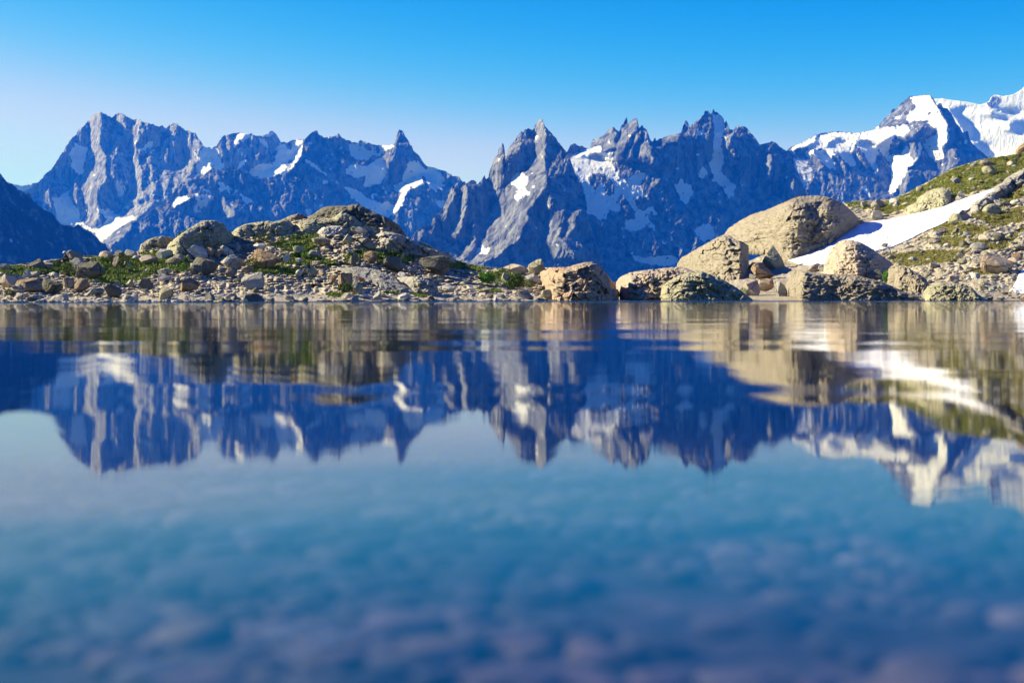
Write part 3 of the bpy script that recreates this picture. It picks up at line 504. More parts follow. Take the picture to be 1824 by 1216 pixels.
nb_ = bump(wt, hgt, 1.0, 1.0); wt.links.new(nb_, gl.inputs['Normal'])
fr_ = N(wt, "ShaderNodeFresnel", i_IOR=1.333); wt.links.new(nb_, fr_.inputs['Normal'])
bf_ = N(wt, "ShaderNodeMapRange"); wt.links.new(N(wt, "ShaderNodeNewGeometry").outputs['Backfacing'], bf_.inputs[0]); bf_.inputs[3].default_value = 1.333; bf_.inputs[4].default_value = .75
wt.links.new(bf_.outputs[0], fr_.inputs['IOR'])
wt.links.new(fr_.outputs[0], mixs.inputs[0]); wt.links.new(tr.outputs[0], mixs.inputs[1]); wt.links.new(gl.outputs[0], mixs.inputs[2]); wt.links.new(mixs.outputs[0], wo.inputs[0])
wab = N(wt, "ShaderNodeVolumeAbsorption"); wab.inputs['Color'].default_value = (.40, .44, .68, 1); wab.inputs['Density'].default_value = .6; wt.links.new(wab.outputs[0], wo.inputs['Volume'])
o = mesh_obj('lake_water', [(-200, -40, -9), (200, -40, -9), (200, 170, -9), (-200, 170, -9), (-200, -40, 0), (200, -40, 0), (200, 170, 0), (-200, 170, 0)],
             [(0, 3, 2, 1), (4, 5, 6, 7), (0, 1, 5, 4), (1, 2, 6, 5), (2, 3, 7, 6), (3, 0, 4, 7)], wm, smooth=False)
tag(o, 'still clear mountain lake mirroring the peaks', 'lake', kind='structure')
# ground out to the horizon
rr = np.concatenate([[0.0], np.geomspace(150, 26000, 40)]); th = np.linspace(0, 2 * np.pi, 97)[:-1]
gr, gt = np.meshgrid(rr, th, indexing='ij')
gz = -4 - .004 * gr + np.minimum(gr, 3000) * .01 * n2(np.cos(gt) * gr / 900, np.sin(gt) * gr / 900) - np.clip(gr - 300, 0, 2000) * .03
o = mesh_obj('ground', np.stack([gr * np.sin(gt), gr * np.cos(gt), gz], -1).reshape(-1, 3), grid_faces(len(rr), len(th), True), G_far, {'grass': np.where(n2(gr / 400 * np.cos(gt), gr / 400 * np.sin(gt)) > 0, 1, 0)})
tag(o, 'rolling alpine ground around and beyond the lake', 'ground', kind='structure')
# ------------------------------------------------------------------ outcrops: big rounded bedrock bodies
def depth_of(side): return left_depth if side == 'L' else right_depth
def outcrop(outline, side, matl, label, thick=.5, lean=.9, apex=None, nr=46, ntp=230, seed=1, crack=1.0, Yadd=0.0, cat='rock outcrop', name='rock_outcrop', group=None, parts=None):
    P = outline; Q = np.concatenate([P, P[:1]], 0); seg = np.hypot(*(np.diff(Q, axis=0)).T); cum = np.concatenate([[0], np.cumsum(seg)])
    tt = np.linspace(0, cum[-1], ntp + 1)[:-1]; bx = np.interp(tt, cum, Q[:, 0]); by = np.interp(tt, cum, Q[:, 1])
    for _ in range(2):
        bx = (np.roll(bx, 1) + 2 * bx + np.roll(bx, -1)) / 4; by = (np.roll(by, 1) + 2 * by + np.roll(by, -1)) / 4
    bx = bx + .9 * n2(tt / 4., tt * 0 + seed); by = by + 1.2 * n2(tt / 5., tt * 0 - seed) + .5 * n2(tt / 2., tt * 0 + 4 * seed)
    c = P.mean(0) if apex is None else np.array(apex)
    lo = by.max(); uL, uR = bx.min(), bx.max()
    fd = depth_of(side); us = np.linspace(uL, uR, 60)
    iL, iR = int(np.argmin(bx)), int(np.argmax(bx)); ch = []
    for s_ in (1, -1):
        i = iL; c_ = [i]
        while i != iR: i = (i + s_) % len(bx); c_.append(i)
        ch.append(c_)
    low = max(ch, key=lambda q: by[q].mean()); o_ = np.argsort(bx[low]); yl = np.interp(us, bx[low][o_], by[low][o_]); yl = np.minimum(yl, shore_py(us) + 1)
    for _ in range(6): yl[1:-1] = (yl[:-2] + yl[1:-1] * 2 + yl[2:]) / 4
    base = fd(us, yl, False)
    for _ in range(10): base[1:-1] = (base[:-2] + base[1:-1] * 2 + base[2:]) / 4
    Y0 = lambda u: np.interp(u, us, base) + Yadd
    YL = lambda u: np.interp(u, us, yl)
    Ym = float(base.mean()) + Yadd; mpp = Ym / F; H = (lo - by.min()) * mpp; Wd = (uR - uL) * mpp; Tk = thick * min(H, Wd)
    lowm = np.zeros(len(bx)); lowm[low] = np.clip(np.sin(np.pi * (bx[low] - uL) / (uR - uL)), 0, 1) ** .5
    r = (np.linspace(0, 1, nr) ** .8)[:, None]
    px = c[0] + r * (bx[None] - c[0]); py = c[1] + r * (by[None] - c[1])
    wd = lowm[None]; prof = np.sqrt(np.clip(1 - r ** 2.4 * (1 - .9 * wd), 0, 1))
    Yp = Y0(px) + lean * (YL(px) - py) * mpp
    q = np.stack([px * mpp, py * mpp, 0 * px], -1) / max(min(H, Wd), 1.2)
    big = fbm3(q * 2.2 + seed * 3.7, 4, seed); med = fbm3(q * np.array([3.5, 6, 3]) + seed, 4, seed + 2, True); fine = fbm3(q * 16, 4, seed + 4)
    joint = np.abs(n3(q * np.array([2.6, 1.4, 1]) + 5.3 * seed + .08 * big[..., None])); cr = np.clip(1 - joint * 20, 0, 1)
    led = fbm3(q * np.array([1.6, 7.5, 2]) + 2 * seed, 3, seed + 6, True); rel = Tk * (.42 * big + .24 * med + .13 * led + .12 * fine) * (1 - r ** 6 * .6) - crack * Tk * .07 * cr
    rs_ = np.random.RandomState(seed + 900); nc = 70; qw = q * np.array([1.0, 1.5, 1.0]) + .10 * np.stack([big, med, 0 * med], -1)
    lo_, hi_ = qw.reshape(-1, 3).min(0), qw.reshape(-1, 3).max(0); sd = lo_ + (hi_ - lo_) * rs_.rand(nc, 3); off = rs_.normal(size=nc); gr_ = rs_.normal(size=(nc, 2))
    dd = ((qw[..., None, :2] - sd[:, :2]) ** 2).sum(-1); kk = dd.argmin(-1); dd.sort(-1); edge = np.clip(1 - (np.sqrt(dd[..., 1]) - np.sqrt(dd[..., 0])) * 22, 0, 1)
    dq = qw[..., :2] - sd[kk][..., :2]; rel = rel + crack * Tk * (.09 * off[kk] + .42 * (gr_[kk] * dq).sum(-1) - .05 * edge)
    Yf = Yp - Tk * prof - rel * prof ** .5
    Yb = Yp + Tk * .9 * np.sqrt(np.clip(1 - r ** 2.4, 0, 1)) + .8
    Vf = to3(px, py, Yf)
    Vf[-1, :, 2] -= .7 * wd[0]
    Vb = Vf.copy(); Vb[..., 1] = np.maximum(Yb, Vf[..., 1] + .3)
    # side wall sinks the rear rim into the ground
    n = nr * ntp
    V = np.concatenate([Vf.reshape(-1, 3), Vb[::3].reshape(-1, 3)], 0); nb = len(range(0, nr, 3))
    f1 = grid_faces(nr, ntp, True); f2 = grid_faces(nb, ntp, True, n)[:, ::-1]
    a = (nr - 1) * ntp + np.arange(ntp); b = (nr - 1) * ntp + (np.arange(ntp) + 1) % ntp; k1 = n + (nb - 1) * ntp + np.arange(ntp); k2 = n + (nb - 1) * ntp + (np.arange(ntp) + 1) % ntp
    f3 = np.stack([a, b, k2, k1], -1)
    o = mesh_obj(name, V, np.concatenate([f1, f2, f3], 0), matl)
    tag(o, label, cat, group); return o
OC = [
 ('f2', '0 510 60 460 130 430 200 418 300 420 350 440 280 520 200 560 60 590 -20 600', 'L', 'o', 'small pale whaleback at the left end of the knoll crest', {'Yadd': 2}),
 ('f2', '290 500 400 410 520 330 600 280 680 250 780 250 860 290 870 330 930 370 965 430 960 480 890 510 780 530 600 530 500 550 440 600 350 600 270 560', 'L', 'o', 'large rounded lichen dome with a grass ledge across its left side', {'Yadd': 1, 'thick': .6}),
 ('f2', '940 390 1010 330 1090 290 1200 270 1340 255 1400 265 1450 250 1540 245 1600 300 1640 350 1620 400 1500 410 1380 420 1200 420 1130 450 1000 480 960 450', 'L', 'o', 'long ribbed outcrop with a dark right shoulder in the middle of the knoll crest', {'Yadd': 2}),
 ('f3', '-50 260 20 240 100 200 180 178 240 190 270 215 215 270 150 290 80 270', 'L', 't', 'small smooth pale hump on the skyline just left of the knoll summit', {'Yadd': 4}),
 ('f3', '215 270 215 235 280 210 350 180 400 140 440 115 500 100 620 95 700 95 760 78 800 80 840 95 950 150 1000 175 1080 205 1200 275 1260 330 1320 430 1400 470 1200 440 1050 380 900 330 800 300 600 300 400 290', 'L', 'd', 'dark mossy whaleback forming the summit of the left knoll', {'Yadd': 5, 'thick': .75, 'lean': .5, 'apex': (625, 392)}),
 ('f3', '130 290 250 250 420 225 540 230 640 155 700 180 800 240 850 300 1000 320 1010 370 800 380 600 350 350 395 190 400', 'L', 'o', 'stepped lichen ledges under the dark summit whaleback', {'Yadd': 1.5}),
 ('f3', '355 370 430 325 540 305 640 310 710 340 690 365 560 380 470 415 420 405', 'L', 'w', 'bright white slab below the summit ledges', {'thick': .5, 'lean': 1.6, 'Yadd': .3}),
 ('f3', '980 400 1080 365 1170 375 1240 395 1330 425 1450 495 1560 540 1700 580 1800 630 1850 690 1650 690 1500 650 1350 600 1200 580 1050 490', 'L', 'g', 'jointed rib running down the right shoulder of the knoll', {'Yadd': 1.0, 'thick': .6}),
 ('f3', '590 745 780 735 960 755 1100 800 1200 850 1300 930 1420 1005 1200 980 1050 940 900 870 730 820', 'L', 'g', 'smooth tilted grey slab sloping down to the beach', {'lean': 2.2, 'thick': .25}),
 ('f3', '1210 850 1300 835 1450 840 1560 880 1640 950 1655 1020 1560 1020 1400 990 1300 930', 'L', 'g', 'smooth striped grey dome at the foot of the tilted slab', {'thick': .55}),
 ('f5', '-230 790 -100 745 0 738 60 740 150 710 230 690 310 683 370 700 420 740 470 800 520 870 560 900 570 960 580 1000 580 1080 400 1082 200 1080 20 1078 -100 1060 -180 1010 -200 920', 'L', 'y', 'craggy outcrop with a pink cut face at the right end of the knoll', {'thick': .6, 'crack': 1.8}),
 ('f5', '395 1010 430 975 520 965 590 968 607 1000 600 1082 400 1082', 'L', 'p', 'low split block at the waterline below the pink faced outcrop', {'thick': .7}),
 ('f6', '0 490 60 450 190 390 230 330 350 250 480 180 620 140 760 80 880 30 1000 -5 1150 -10 1270 5 1350 40 1430 80 1510 150 1570 220 1590 285 1500 315 1380 400 1330 450 1200 500 1080 560 960 600 860 650 780 640 740 600 600 560 420 560 250 520 100 540', 'R', 't', 'huge smooth tan dome beside the snowfield', {'thick': .62, 'lean': .9, 'apex': (1440, 405), 'nr': 80, 'ntp': 420, 'crack': .42}),
 ('f5', '1210 740 1225 690 1260 640 1350 590 1450 530 1550 480 1650 420 1750 400 1850 470 1960 520 1960 860 1700 860 1560 840 1400 800 1300 760', 'R', 't', 'blocky tan crag at the left foot of the huge dome', {'thick': .5, 'crack': 1.8}),
 ('f5', '570 900 620 840 720 795 840 775 1020 755 1220 735 1300 745 1400 790 1500 860 1500 1083 610 1083 590 1000', 'R', 'p', 'cleft pinkish outcrop rising from the water at the gap', {'thick': .45, 'crack': 2.0, 'apex': (1150, 505)}),
 ('f5', '1010 980 1100 900 1200 840 1330 795 1480 785 1650 850 1800 930 1900 1000 2010 1083 1000 1083', 'R', 'o', 'low lichen green whaleback at the waterline', {'thick': .6, 'crack': 1.4, 'Yadd': -2}),
 ('f6', '820 960 850 900 880 840 900 790 960 765 1050 795 1100 790 1250 812 1400 815 1550 820 1700 860 1821 890 1960 950 2100 1010 2260 1060 2320 1083 850 1083', 'R', 't', 'long smooth tan bedrock hump along the right waterline', {'thick': .6, 'apex': (1500, 505), 'ntp': 320, 'crack': .6}),
 ('f7', '-230 860 -220 700 -180 600 -120 500 -60 455 20 455 110 480 200 530 280 580 370 650 440 690 465 740 440 800 330 830 220 860 100 870 -50 870', 'R', 'p', 'tall rounded pale dome in front of the snowfield', {'thick': .6, 'apex': (1512, 470), 'crack': .7}),
 ('f7', '440 900 445 760 475 720 530 720 620 750 700 800 800 860 830 930 815 985 700 985 600 970 480 960', 'R', 't', 'smooth pyramid shaped rock right of the bright green bush', {'thick': .6, 'Yadd': -1}),
 ('f7', '780 1070 810 990 850 940 950 900 1050 905 1170 910 1270 950 1330 1010 1400 1060 1440 1084 780 1084', 'R', 'o', 'low dark veined hump at the right end of the shoreline rocks', {'thick': .6, 'Yadd': -1}),
 ('f8', '865 630 900 570 980 555 1010 490 1080 445 1160 425 1220 450 1240 520 1210 560 1130 585 1000 610 900 645', 'R', 'o', 'jointed outcrop standing in grass above the snowfield', {'thick': .5, 'lean': 1.2}),
 ('f8', '1390 610 1400 570 1500 510 1600 430 1700 350 1822 280 1900 240 1900 340 1822 370 1700 440 1560 525 1480 600 1400 660', 'R', 'g', 'long tilted rock band climbing beside the upper snowfield', {'thick': .3, 'lean': 2.2, 'crack': 2.5}),
]
for i, (c, s, side, m, lab, kw) in enumerate(OC):
    outcrop(T(c, s), side, RM[m], lab, seed=i + 1, **kw)

# ------------------------------------------------------------------ snowfield strips (ground snow has a real thickness)
def snowstrip(up, lo, fd, label, n=220, nv=40, raise_=.7):
    def rs(P):
        seg = np.hypot(*(np.diff(P, axis=0)).T); cum = np.concatenate([[0], np.cumsum(seg)]); t = np.linspace(0, cum[-1], n)
        return np.interp(t, cum, P[:, 0]), np.interp(t, cum, P[:, 1])
    ux, uy = rs(up); lx, ly = rs(lo); v = np.linspace(0, 1, nv)[:, None]
    px = lx + (ux - lx) * v; py = ly + (uy - ly) * v; e = np.sin(np.pi * v) ** .35
    py = py + .8 * n2(px / 4., py / 4.) * (1 - e) + .5
    d = fd(px, py, False); Y = d - .3 - raise_ * e * (2.4 + .8 * fbm2(px / 16, py / 10, 3, 3)) + .8 * (1 - e)
    sm, t, b = mat('old_snow'); pos = N(t, "ShaderNodeNewGeometry").outputs['Position']; a = noise(t, scaled(t, pos, (.4, 1, 1)), 1.2, 6, .7)
    t.links.new(mix(t, ramp(t, a, [(.4, 0.0), (.75, 1.0)]), (.92, .915, .905), (.74, .71, .66)), b.inputs['Base Color']); b.inputs['Roughness'].default_value = .7
    t.links.new(bump(t, math_(t, 'ADD', a, math_(t, 'MULTIPLY', noise(t, scaled(t, pos, (1.2, 2.0, 2)), 1.0, 2, .4), 1.5)), .35, .8), b.inputs['Normal'])
    o = mesh_obj('snow_field', to3(px, py, Y).reshape(-1, 3), grid_faces(nv, n), sm)
    tag(o, label, 'snow patch'); return o
snowstrip(SN_UP, SN_LO, right_depth, 'long bright snowfield running diagonally down the right slope behind the domes')
snowstrip(SN2_UP, SN2_LO, right_depth, 'small snow patch reaching the beach at the right edge of the picture', n=60, nv=24)

# ------------------------------------------------------------------ boulders traced one by one
import bmesh
_ICO = {}
def ico(level):
    if level not in _ICO:
        bm = bmesh.new(); bmesh.ops.create_icosphere(bm, subdivisions=level, radius=1); bm.verts.ensure_lookup_table()
        _ICO[level] = (np.array([v.co[:] for v in bm.verts]), np.array([[v.index for v in f.verts] for f in bm.faces])); bm.free()
    return _ICO[level]
def rock_shape(seed, level=4, planes=16, cut=.4, dim=(1, 1, 1), tilt=0.0):
    V, Fc = ico(level); V = V.copy(); rs = np.random.RandomState(seed)
    V *= (1 + .16 * n3(V * 1.3 + seed * 3.3))[:, None]
    for k in range(planes):
        n = rs.normal(size=3); n /= np.linalg.norm(n); d = rs.uniform(cut, .85); s = V @ n; ex = np.maximum(s - d, 0); V -= ex[:, None] * n * .94
    V *= (1 + .035 * fbm3(V * 4 + seed, 3, seed) + .03 * fbm3(V * 9 + seed, 3, seed, True))[:, None]
    V /= np.abs(V).max(0)
    c, s = math.cos(tilt), math.sin(tilt); V = V * np.array(dim)
    V = np.stack([V[:, 0] * c + V[:, 2] * s, V[:, 1], -V[:, 0] * s + V[:, 2] * c], -1)
    return V, Fc
BPOS = []; USED = set()
def place_label(u, py, tone, s, fallback):
    c = sorted(BPOS, key=lambda b: math.hypot((b[0] - u) / 1.6, b[1] - py))[:7]
    for sz in (['small'] if s < .24 else ['larger']) + ['rounded', 'angular']:
        for b in c:
            if len(b[4].split()) > 10: continue
            dx, dy = (u - b[0]) / max(b[2], 1), (py - b[1]) / max(b[3], 1)
            rel = ('right of the' if dx > 0 else 'left of the') if abs(dx) > abs(dy) else ('below the' if dy > 0 else 'above the')
            t = f'{sz} {tone} stone {rel} {b[4]}'
            if t not in USED and sz in ('small', 'larger'): USED.add(t); return t
    return fallback
def boulder(code, x0, y0, x1, y1, m, label, side='L', seed=1, tilt=0.0, deep=.8, cat='boulder', level=4):
    ox, oy, k = CROPS[code]; u0, u1, p0, p1 = ox + x0 / k, ox + x1 / k, oy + y0 / k, oy + y1 / k
    uc, pc = (u0 + u1) / 2, (p0 + p1) / 2; fd = depth_of(side)
    f = float(fd(np.array([uc]), np.array([min(p1, float(shore_py(uc)) - .3)]), False)[0]); mpp = f / F
    w, h = (u1 - u0) * mpp, (p1 - p0) * mpp; dy = max(w * deep, h * .7)
    Yc = f + dy * .30
    V, Fc = rock_shape(seed, level, dim=(w / 2, dy / 2, h * .62), tilt=tilt)
    mx = np.abs(V[:, 0]).max(); V[:, 0] *= w / 2 / mx
    ctr = to3(np.array([uc]), np.array([pc]), np.array([Yc]))[0]
    top = CAMH + (HY - p0) / F * Yc; V[:, 2] += -V[:, 2].max() + (top - ctr[2])
    me = mesh_obj('boulder', V, Fc, RM[m], smooth=False); me.location = ctr
    BPOS.append((uc, pc, (u1 - u0) / 2, (p1 - p0) / 2, label)); return tag(me, label, cat)
BL = """f1 690 558 872 655 t 1.0|peaked tan boulder on the skyline beside the crouching person
f1 290 648 500 755 d 0|squat black mossy block on the left skyline
f1 505 655 605 725 o 0|small pale rock tucked in grass left of the crouching person
f1 735 638 885 765 g .3|rounded grey boulder just below the peaked tan boulder
f1 795 678 1112 858 d 0|biggest dark mossy boulder in the grass at far left
f1 1165 625 1262 745 p .5|upright pale slab leaning left beside a dark shrub
f1 1195 558 1312 635 d 0|dark flat topped block on the left skyline
f1 1305 550 1465 635 g 0|grey green lumpy block on the skyline before the first whaleback
f1 1625 548 1805 645 w 0|whitish block resting below the small pale whaleback
f1 -30 808 345 955 p .1|long pink slab cut by the left edge of the picture
f1 240 758 345 845 w .6|steep grey white wedge on top of the pink slab
f1 128 850 455 990 b -.1|big brown shadowed slab leaning under the pink slab
f1 385 850 660 1010 d -.2|black boulder with a flat pale top right of the brown slab
f1 652 840 785 960 t .3|cream faced boulder with a dark right side near the left shore
f1 778 852 945 990 b 0|round brown boulder with a small pale cap near the left shore
f1 905 955 1110 1045 g -.1|low grey slab between the round brown boulder and the shore
f1 1095 925 1315 1060 d .2|dark boulder with one white left edge near the left shore
f1 163 1003 315 1090 g 0|rounded square grey boulder on the left beach
f1 268 1028 425 1095 w 0|low whitish rock touching the rounded square boulder
f1 548 1013 705 1085 g 0|oval grey boulder lying alone on the left beach
f1 1648 752 1821 815 g 0|flat topped grey ledge block in the grass
f1 1645 808 1815 885 w .1|faceted white boulder below the grey ledge block
f1 1458 848 1625 960 d 0|dark green boulder left of the faceted white boulder
f1 1640 942 1825 1075 o -.5|olive leaning boulder with a pink broken edge near the shore
f1 1308 868 1425 945 o .3|small pointed olive rock above the left shore
f1 1018 568 1195 645 p .1|pinkish slab on the skyline between two grass tufts
f1 420 693 560 755 g 0|low grey hump in front of the black skyline block
f1 1428 608 1655 700 p .1|long pale ledge under the skyline blocks
f1 1262 1028 1405 1105 w 0|broken white rock at the left waterline
f1 0 698 112 768 g .1|low grey rock at the left edge on the skyline
f1 118 912 258 1000 g .4|grey wedge propped against the brown slab
f2 392 843 625 990 b 0|rust brown cube like boulder alone on the gravel
f2 1052 788 1355 965 g .12|largest pale grey boulder on the gravel beach
f2 1045 720 1192 800 t 0|crooked tan block behind the largest pale grey boulder
f2 888 733 1022 838 t .2|small cream boulder left of the largest pale grey boulder
f2 835 608 1085 745 g .3|grey pyramid boulder in the middle of the knoll
f2 1078 543 1492 750 b 0|massive brown black boulder in the middle of the knoll
f2 528 628 825 815 d 0|big dark mossy boulder below the lichen dome
f2 488 713 655 810 d .1|low dark boulder against the left side of the big mossy one
f2 165 543 335 640 w 0|white streaked boulder at the left foot of the lichen dome
f2 265 633 455 720 t 0|flat topped cream block above a dark overhang
f2 495 508 705 640 w .2|heap like white boulder under the lichen dome
f2 645 528 768 625 b .3|dark brown cube leaning on the white heap boulder
f2 755 553 855 630 b 0|small orange brown rock right of the dark brown cube
f2 825 508 985 620 w .2|bright sloping slab below the lichen dome
f2 983 498 1072 560 g 0|small rounded grey stone on the gravel shelf
f2 1178 488 1322 560 w 0|white broken block on the gravel shelf
f2 672 998 785 1102 t .7|pointed tan block leaning right beside the water
f2 775 1053 915 1105 d .2|low black wedge touching the water
f2 1055 1008 1298 1105 d 0|broad black boulder at the water with sunlit rim
f2 935 1043 1050 1105 t 0|low tan stone left of the broad black boulder
f2 1605 758 1705 838 w .5|small bright white block tilted on the beach slope
f2 1618 643 1705 698 w 0|small white stone below the grass patch
f2 1478 608 1565 688 w .3|white angular stone beside the massive brown black boulder
f2 1268 938 1425 990 g 0|flat grey stone in the shadow of the largest pale boulder
f2 1335 1048 1385 1100 t 0|tiny cream stone right of the broad black boulder
f2 1515 1033 1625 1090 g 0|small grey cobble among the shoreline stones
f3 322 423 545 525 t .15|flat cream table boulder standing in the grass
f3 638 388 775 495 o 0|squarish olive boulder right of the cream table boulder
f3 815 433 1010 540 t .35|slanted tan boulder high on the right of the knoll
f3 768 318 905 388 w .2|white slab close under the dark whaleback
f3 860 568 1015 690 b 0|two toned brown and pink block in mid slope
f3 695 598 815 710 d 0|dark rock left of the two toned block
f3 1075 628 1290 780 d 0|large shaded brown boulder in the centre of the slope
f3 1332 733 1442 830 p 0|round pinkish white boulder at the top of the beach
f3 602 798 765 950 b .1|dark brown boulder with one bright pink left edge
f3 798 838 880 885 r 0|small brick red rock on the grey slab
f3 718 868 875 1020 o 0|greenish boulder rising from a shrub
f3 302 673 425 740 t .1|flat cream stone on the gravel below the grass
f3 393 758 485 820 y 0|orange topped rock in the shaded hollow
f3 118 518 242 588 g .2|smooth grey green stone inside the grass patch
f3 415 538 535 585 p .2|thin pale slab lying below the cream table boulder
f3 283 743 380 838 o -.3|dull olive rock left of the orange topped rock
f3 498 818 595 910 b 0|brown rock with yellow lichen in the shaded hollow
f3 1655 925 1825 1005 w -.05|layered flat white rocks at the right end of the beach
f3 965 985 1075 1080 g .4|ribbed grey fan shaped rock near the water
f3 688 1063 795 1102 w .2|white shard at the waterline
f3 648 1003 765 1080 g 0|grey blocky rock above the white shard
f3 835 1018 935 1065 w 0|flat light rock left of the ribbed fan rock
f3 1518 1033 1615 1095 b 0|brown hummock with a sunlit left side at the waterline
f3 155 643 235 700 w 0|small bright stone left of the flat cream stone
f3 245 558 405 635 g .2|pale grey broken boulder under the grass patch
f3 1440 618 1790 820 d .1|wide dark shaded bank of rock right of centre
f4 1052 653 1225 810 o .35|tall lichen boulder standing on the skyline in the centre
f4 800 703 1055 800 p .1|pale pink rubble heap left of the tall lichen boulder
f4 745 788 905 900 o .3|yellow green pyramid boulder set in a shrub
f4 585 783 662 835 t 0|small cream rock on the centre grass mound
f4 1035 808 1205 900 w .2|bright white boulder below the tall lichen boulder
f4 952 983 1095 1070 g 0|mottled grey boulder on the centre beach
f4 1178 968 1345 1070 o 0|wide olive boulder against the pink cut face
f4 1205 923 1315 985 d 0|dark cap rock on the wide olive boulder
f4 615 1013 705 1060 d .1|low dark rock on the pale centre beach
f4 748 1018 825 1060 g .2|small grey dome alone on the pale centre beach
f4 1065 1038 1118 1075 p 0|small pink stone in front of the mottled boulder
f4 520 955 700 1000 o -.1|flat mossy rock in the grass strip of the beach
f4 925 1055 990 1090 g 0|little grey stone at the centre waterline
f4 -5 1038 85 1100 b 0|brown knob at the waterline below the dark bank"""
BR = """f6 545 505 800 760 o 0|upright mossy stack between the two tan masses
f6 360 862 560 1040 p .3|split cream boulder left of the dark shore hollow
f6 500 855 695 1000 y -.2|orange cream boulder above the dark shore hollow
f6 670 888 840 1045 g 0|grey fissured block right of the orange cream boulder
f6 440 690 700 870 b .1|orange stained knob below the mossy stack
f6 225 465 430 610 d 0|dark capped knob on top of the blocky crag
f6 270 640 430 810 g .2|blue grey shaded rock right of the blocky crag
f8 552 612 682 695 g 0|round grey boulder above the left end of the snowfield
f8 598 572 662 620 o 0|small square pale rock behind the round grey boulder
f8 942 412 1015 465 o 0|grey knob on the grassy skyline of the right slope
f8 1218 348 1305 395 g .2|grey boulder in the upper grass of the right slope
f8 1578 528 1645 580 w 0|pale block at the right edge of the upper snowfield
f8 1325 780 1385 828 w 0|small white boulder in the middle of the scree
f8 1035 835 1145 890 p .1|pinkish flat boulder at the top of the scree
f8 668 882 718 922 d 0|dark little boulder at the lower rim of the snowfield
f8 488 540 552 590 g 0|small dark grey rock on the low skyline left of the green slope
f8 548 530 605 588 g .2|angular light grey rock on the low skyline
f8 1275 473 1345 520 g 0|grey rock just above the snowfield edge
f8 1265 610 1392 700 p .4|smooth pinkish boulder melting out of the snowfield
f8 1742 60 1900 165 b .2|tall dark crag on the skyline at the right edge
f8 1222 575 1260 600 g 0|tiny rock at the upper rim of the snowfield
f7 815 428 945 492 p .1|flat pink boulder above the yellow grass
f7 585 628 705 685 g .1|grey slab in the yellow green grass
f7 798 688 965 750 g .1|long broken grey rock below the yellow grass
f7 1108 588 1205 645 w .3|pale shard at the right end of the yellow grass
f7 1118 638 1225 705 o 0|square lichen block left of the big orange boulder
f7 1375 575 1485 625 g .5|thin grey slab leaning above the big orange boulder
f7 1342 603 1775 805 y .15|big orange pink boulder above the right beach
f7 1690 585 1821 660 b 0|brown black rock behind the big orange boulder
f7 108 765 335 890 d 0|dark square cut block in front of the tall pale dome
f6 1055 698 1205 800 p .1|cream rock at the lower tip of the snowfield
f6 425 688 525 760 o 0|small olive knob in the rocky gap
f6 435 808 525 865 g 0|grey rounded stone in the rocky gap
f6 1130 700 1270 790 w 0|white rubble block left of the tall pale dome
f7 1560 920 1640 965 w 0|small white rock heap on the right beach
f7 1440 1045 1500 1085 b 0|brown stone at the right waterline
f7 1530 1050 1620 1085 g 0|flat grey stone right of the brown waterline stone
f7 1775 1025 1860 1095 y 0|orange stone at the water by the small snow patch
f8 1330 540 1400 575 g 0|dark grey rock pinched between snow and rock band
f8 1500 505 1590 560 w .4|pale elongated block beside the rock band
f6 -40 1045 70 1090 t 0|low cream slab at the waterline left of the dark hollow
f6 250 1030 420 1095 p .1|sloping slab in the mouth of the dark hollow"""
for side, tab in (('L', BL), ('R', BR)):
    for i, ln in enumerate(tab.split('\n')):
        a, lab = ln.split('|'); p = a.split()
        boulder(p[0], *map(float, p[1:5]), p[5], lab, side, seed=100 * (side == 'R') + i + 3, tilt=float(p[6]))

# ------------------------------------------------------------------ loose stones: the larger ones singly, the rest as scree
def pick_points(n, side, rs, box, power=1.0):
    u0, u1 = box[0], box[1]; u = rs.uniform(u0, u1, n); G = GL if side == 'L' else GR
    cr = np.interp(u, G[:, 0], G[:, 1]); sp = shore_py(u); f = rs.uniform(0.01, .97, n) ** power
    py = sp + (cr - sp) * f; k = ~(inside(SNOWP[0], u, py) | inside(SNOWP[1], u, py)) if side == 'R' else u > -1e9
    return u[k], py[k]
TW = {'g': 'grey', 'w': 'whitish', 'o': 'greenish', 't': 'tan', 'd': 'dark', 'p': 'pinkish'}
TONES = ['g', 'w', 'g', 'o', 't', 'd', 'p', 'g', 'w']
def stone_set(n, side, box, label, group, seed, smin, smax, power=1.0):
    rs = np.random.RandomState(seed); u, py = pick_points(n, side, rs, box, power); d = depth_of(side)(u, py); base = []; n = len(u)
    for k in range(9):
        V, Fc = rock_shape(500 + seed + k, 3, 9, .55, (1, .8, .62)); base.append((V, Fc, TONES[k]))
    me = []
    for V, Fc, tn in base:
        o = mesh_obj('stone', V, Fc, RM[tn], smooth=False); me.append(o.data); bpy.data.objects.remove(o)
    for k in range(n):
        o = bpy.data.objects.new('stone', me[k % 9]); SC.collection.objects.link(o)
        s = rs.uniform(smin, smax) * (1 + 1.2 * rs.rand() ** 4); p = to3(u[k:k + 1], py[k:k + 1], d[k:k + 1])[0]
        o.location = (p[0], p[1] - .1, p[2] + .12 * s); o.rotation_euler = (rs.uniform(-.3, .3), rs.uniform(-.4, .4), rs.uniform(0, 6.28)); o.scale = (s, s, s * rs.uniform(.7, 1.2))
        tag(o, place_label(u[k], py[k], TW[TONES[k % 9]], s, label), 'stone', group)
stone_set(70, 'L', (-30, 620), 'loose stone a hand to a knee high on the left half of the knoll', 'loose stones on the left half of the knoll', 1, .14, .32)
stone_set(55, 'L', (620, 1060), 'loose stone on the right half of the knoll', 'loose stones on the right half of the knoll', 2, .14, .32)
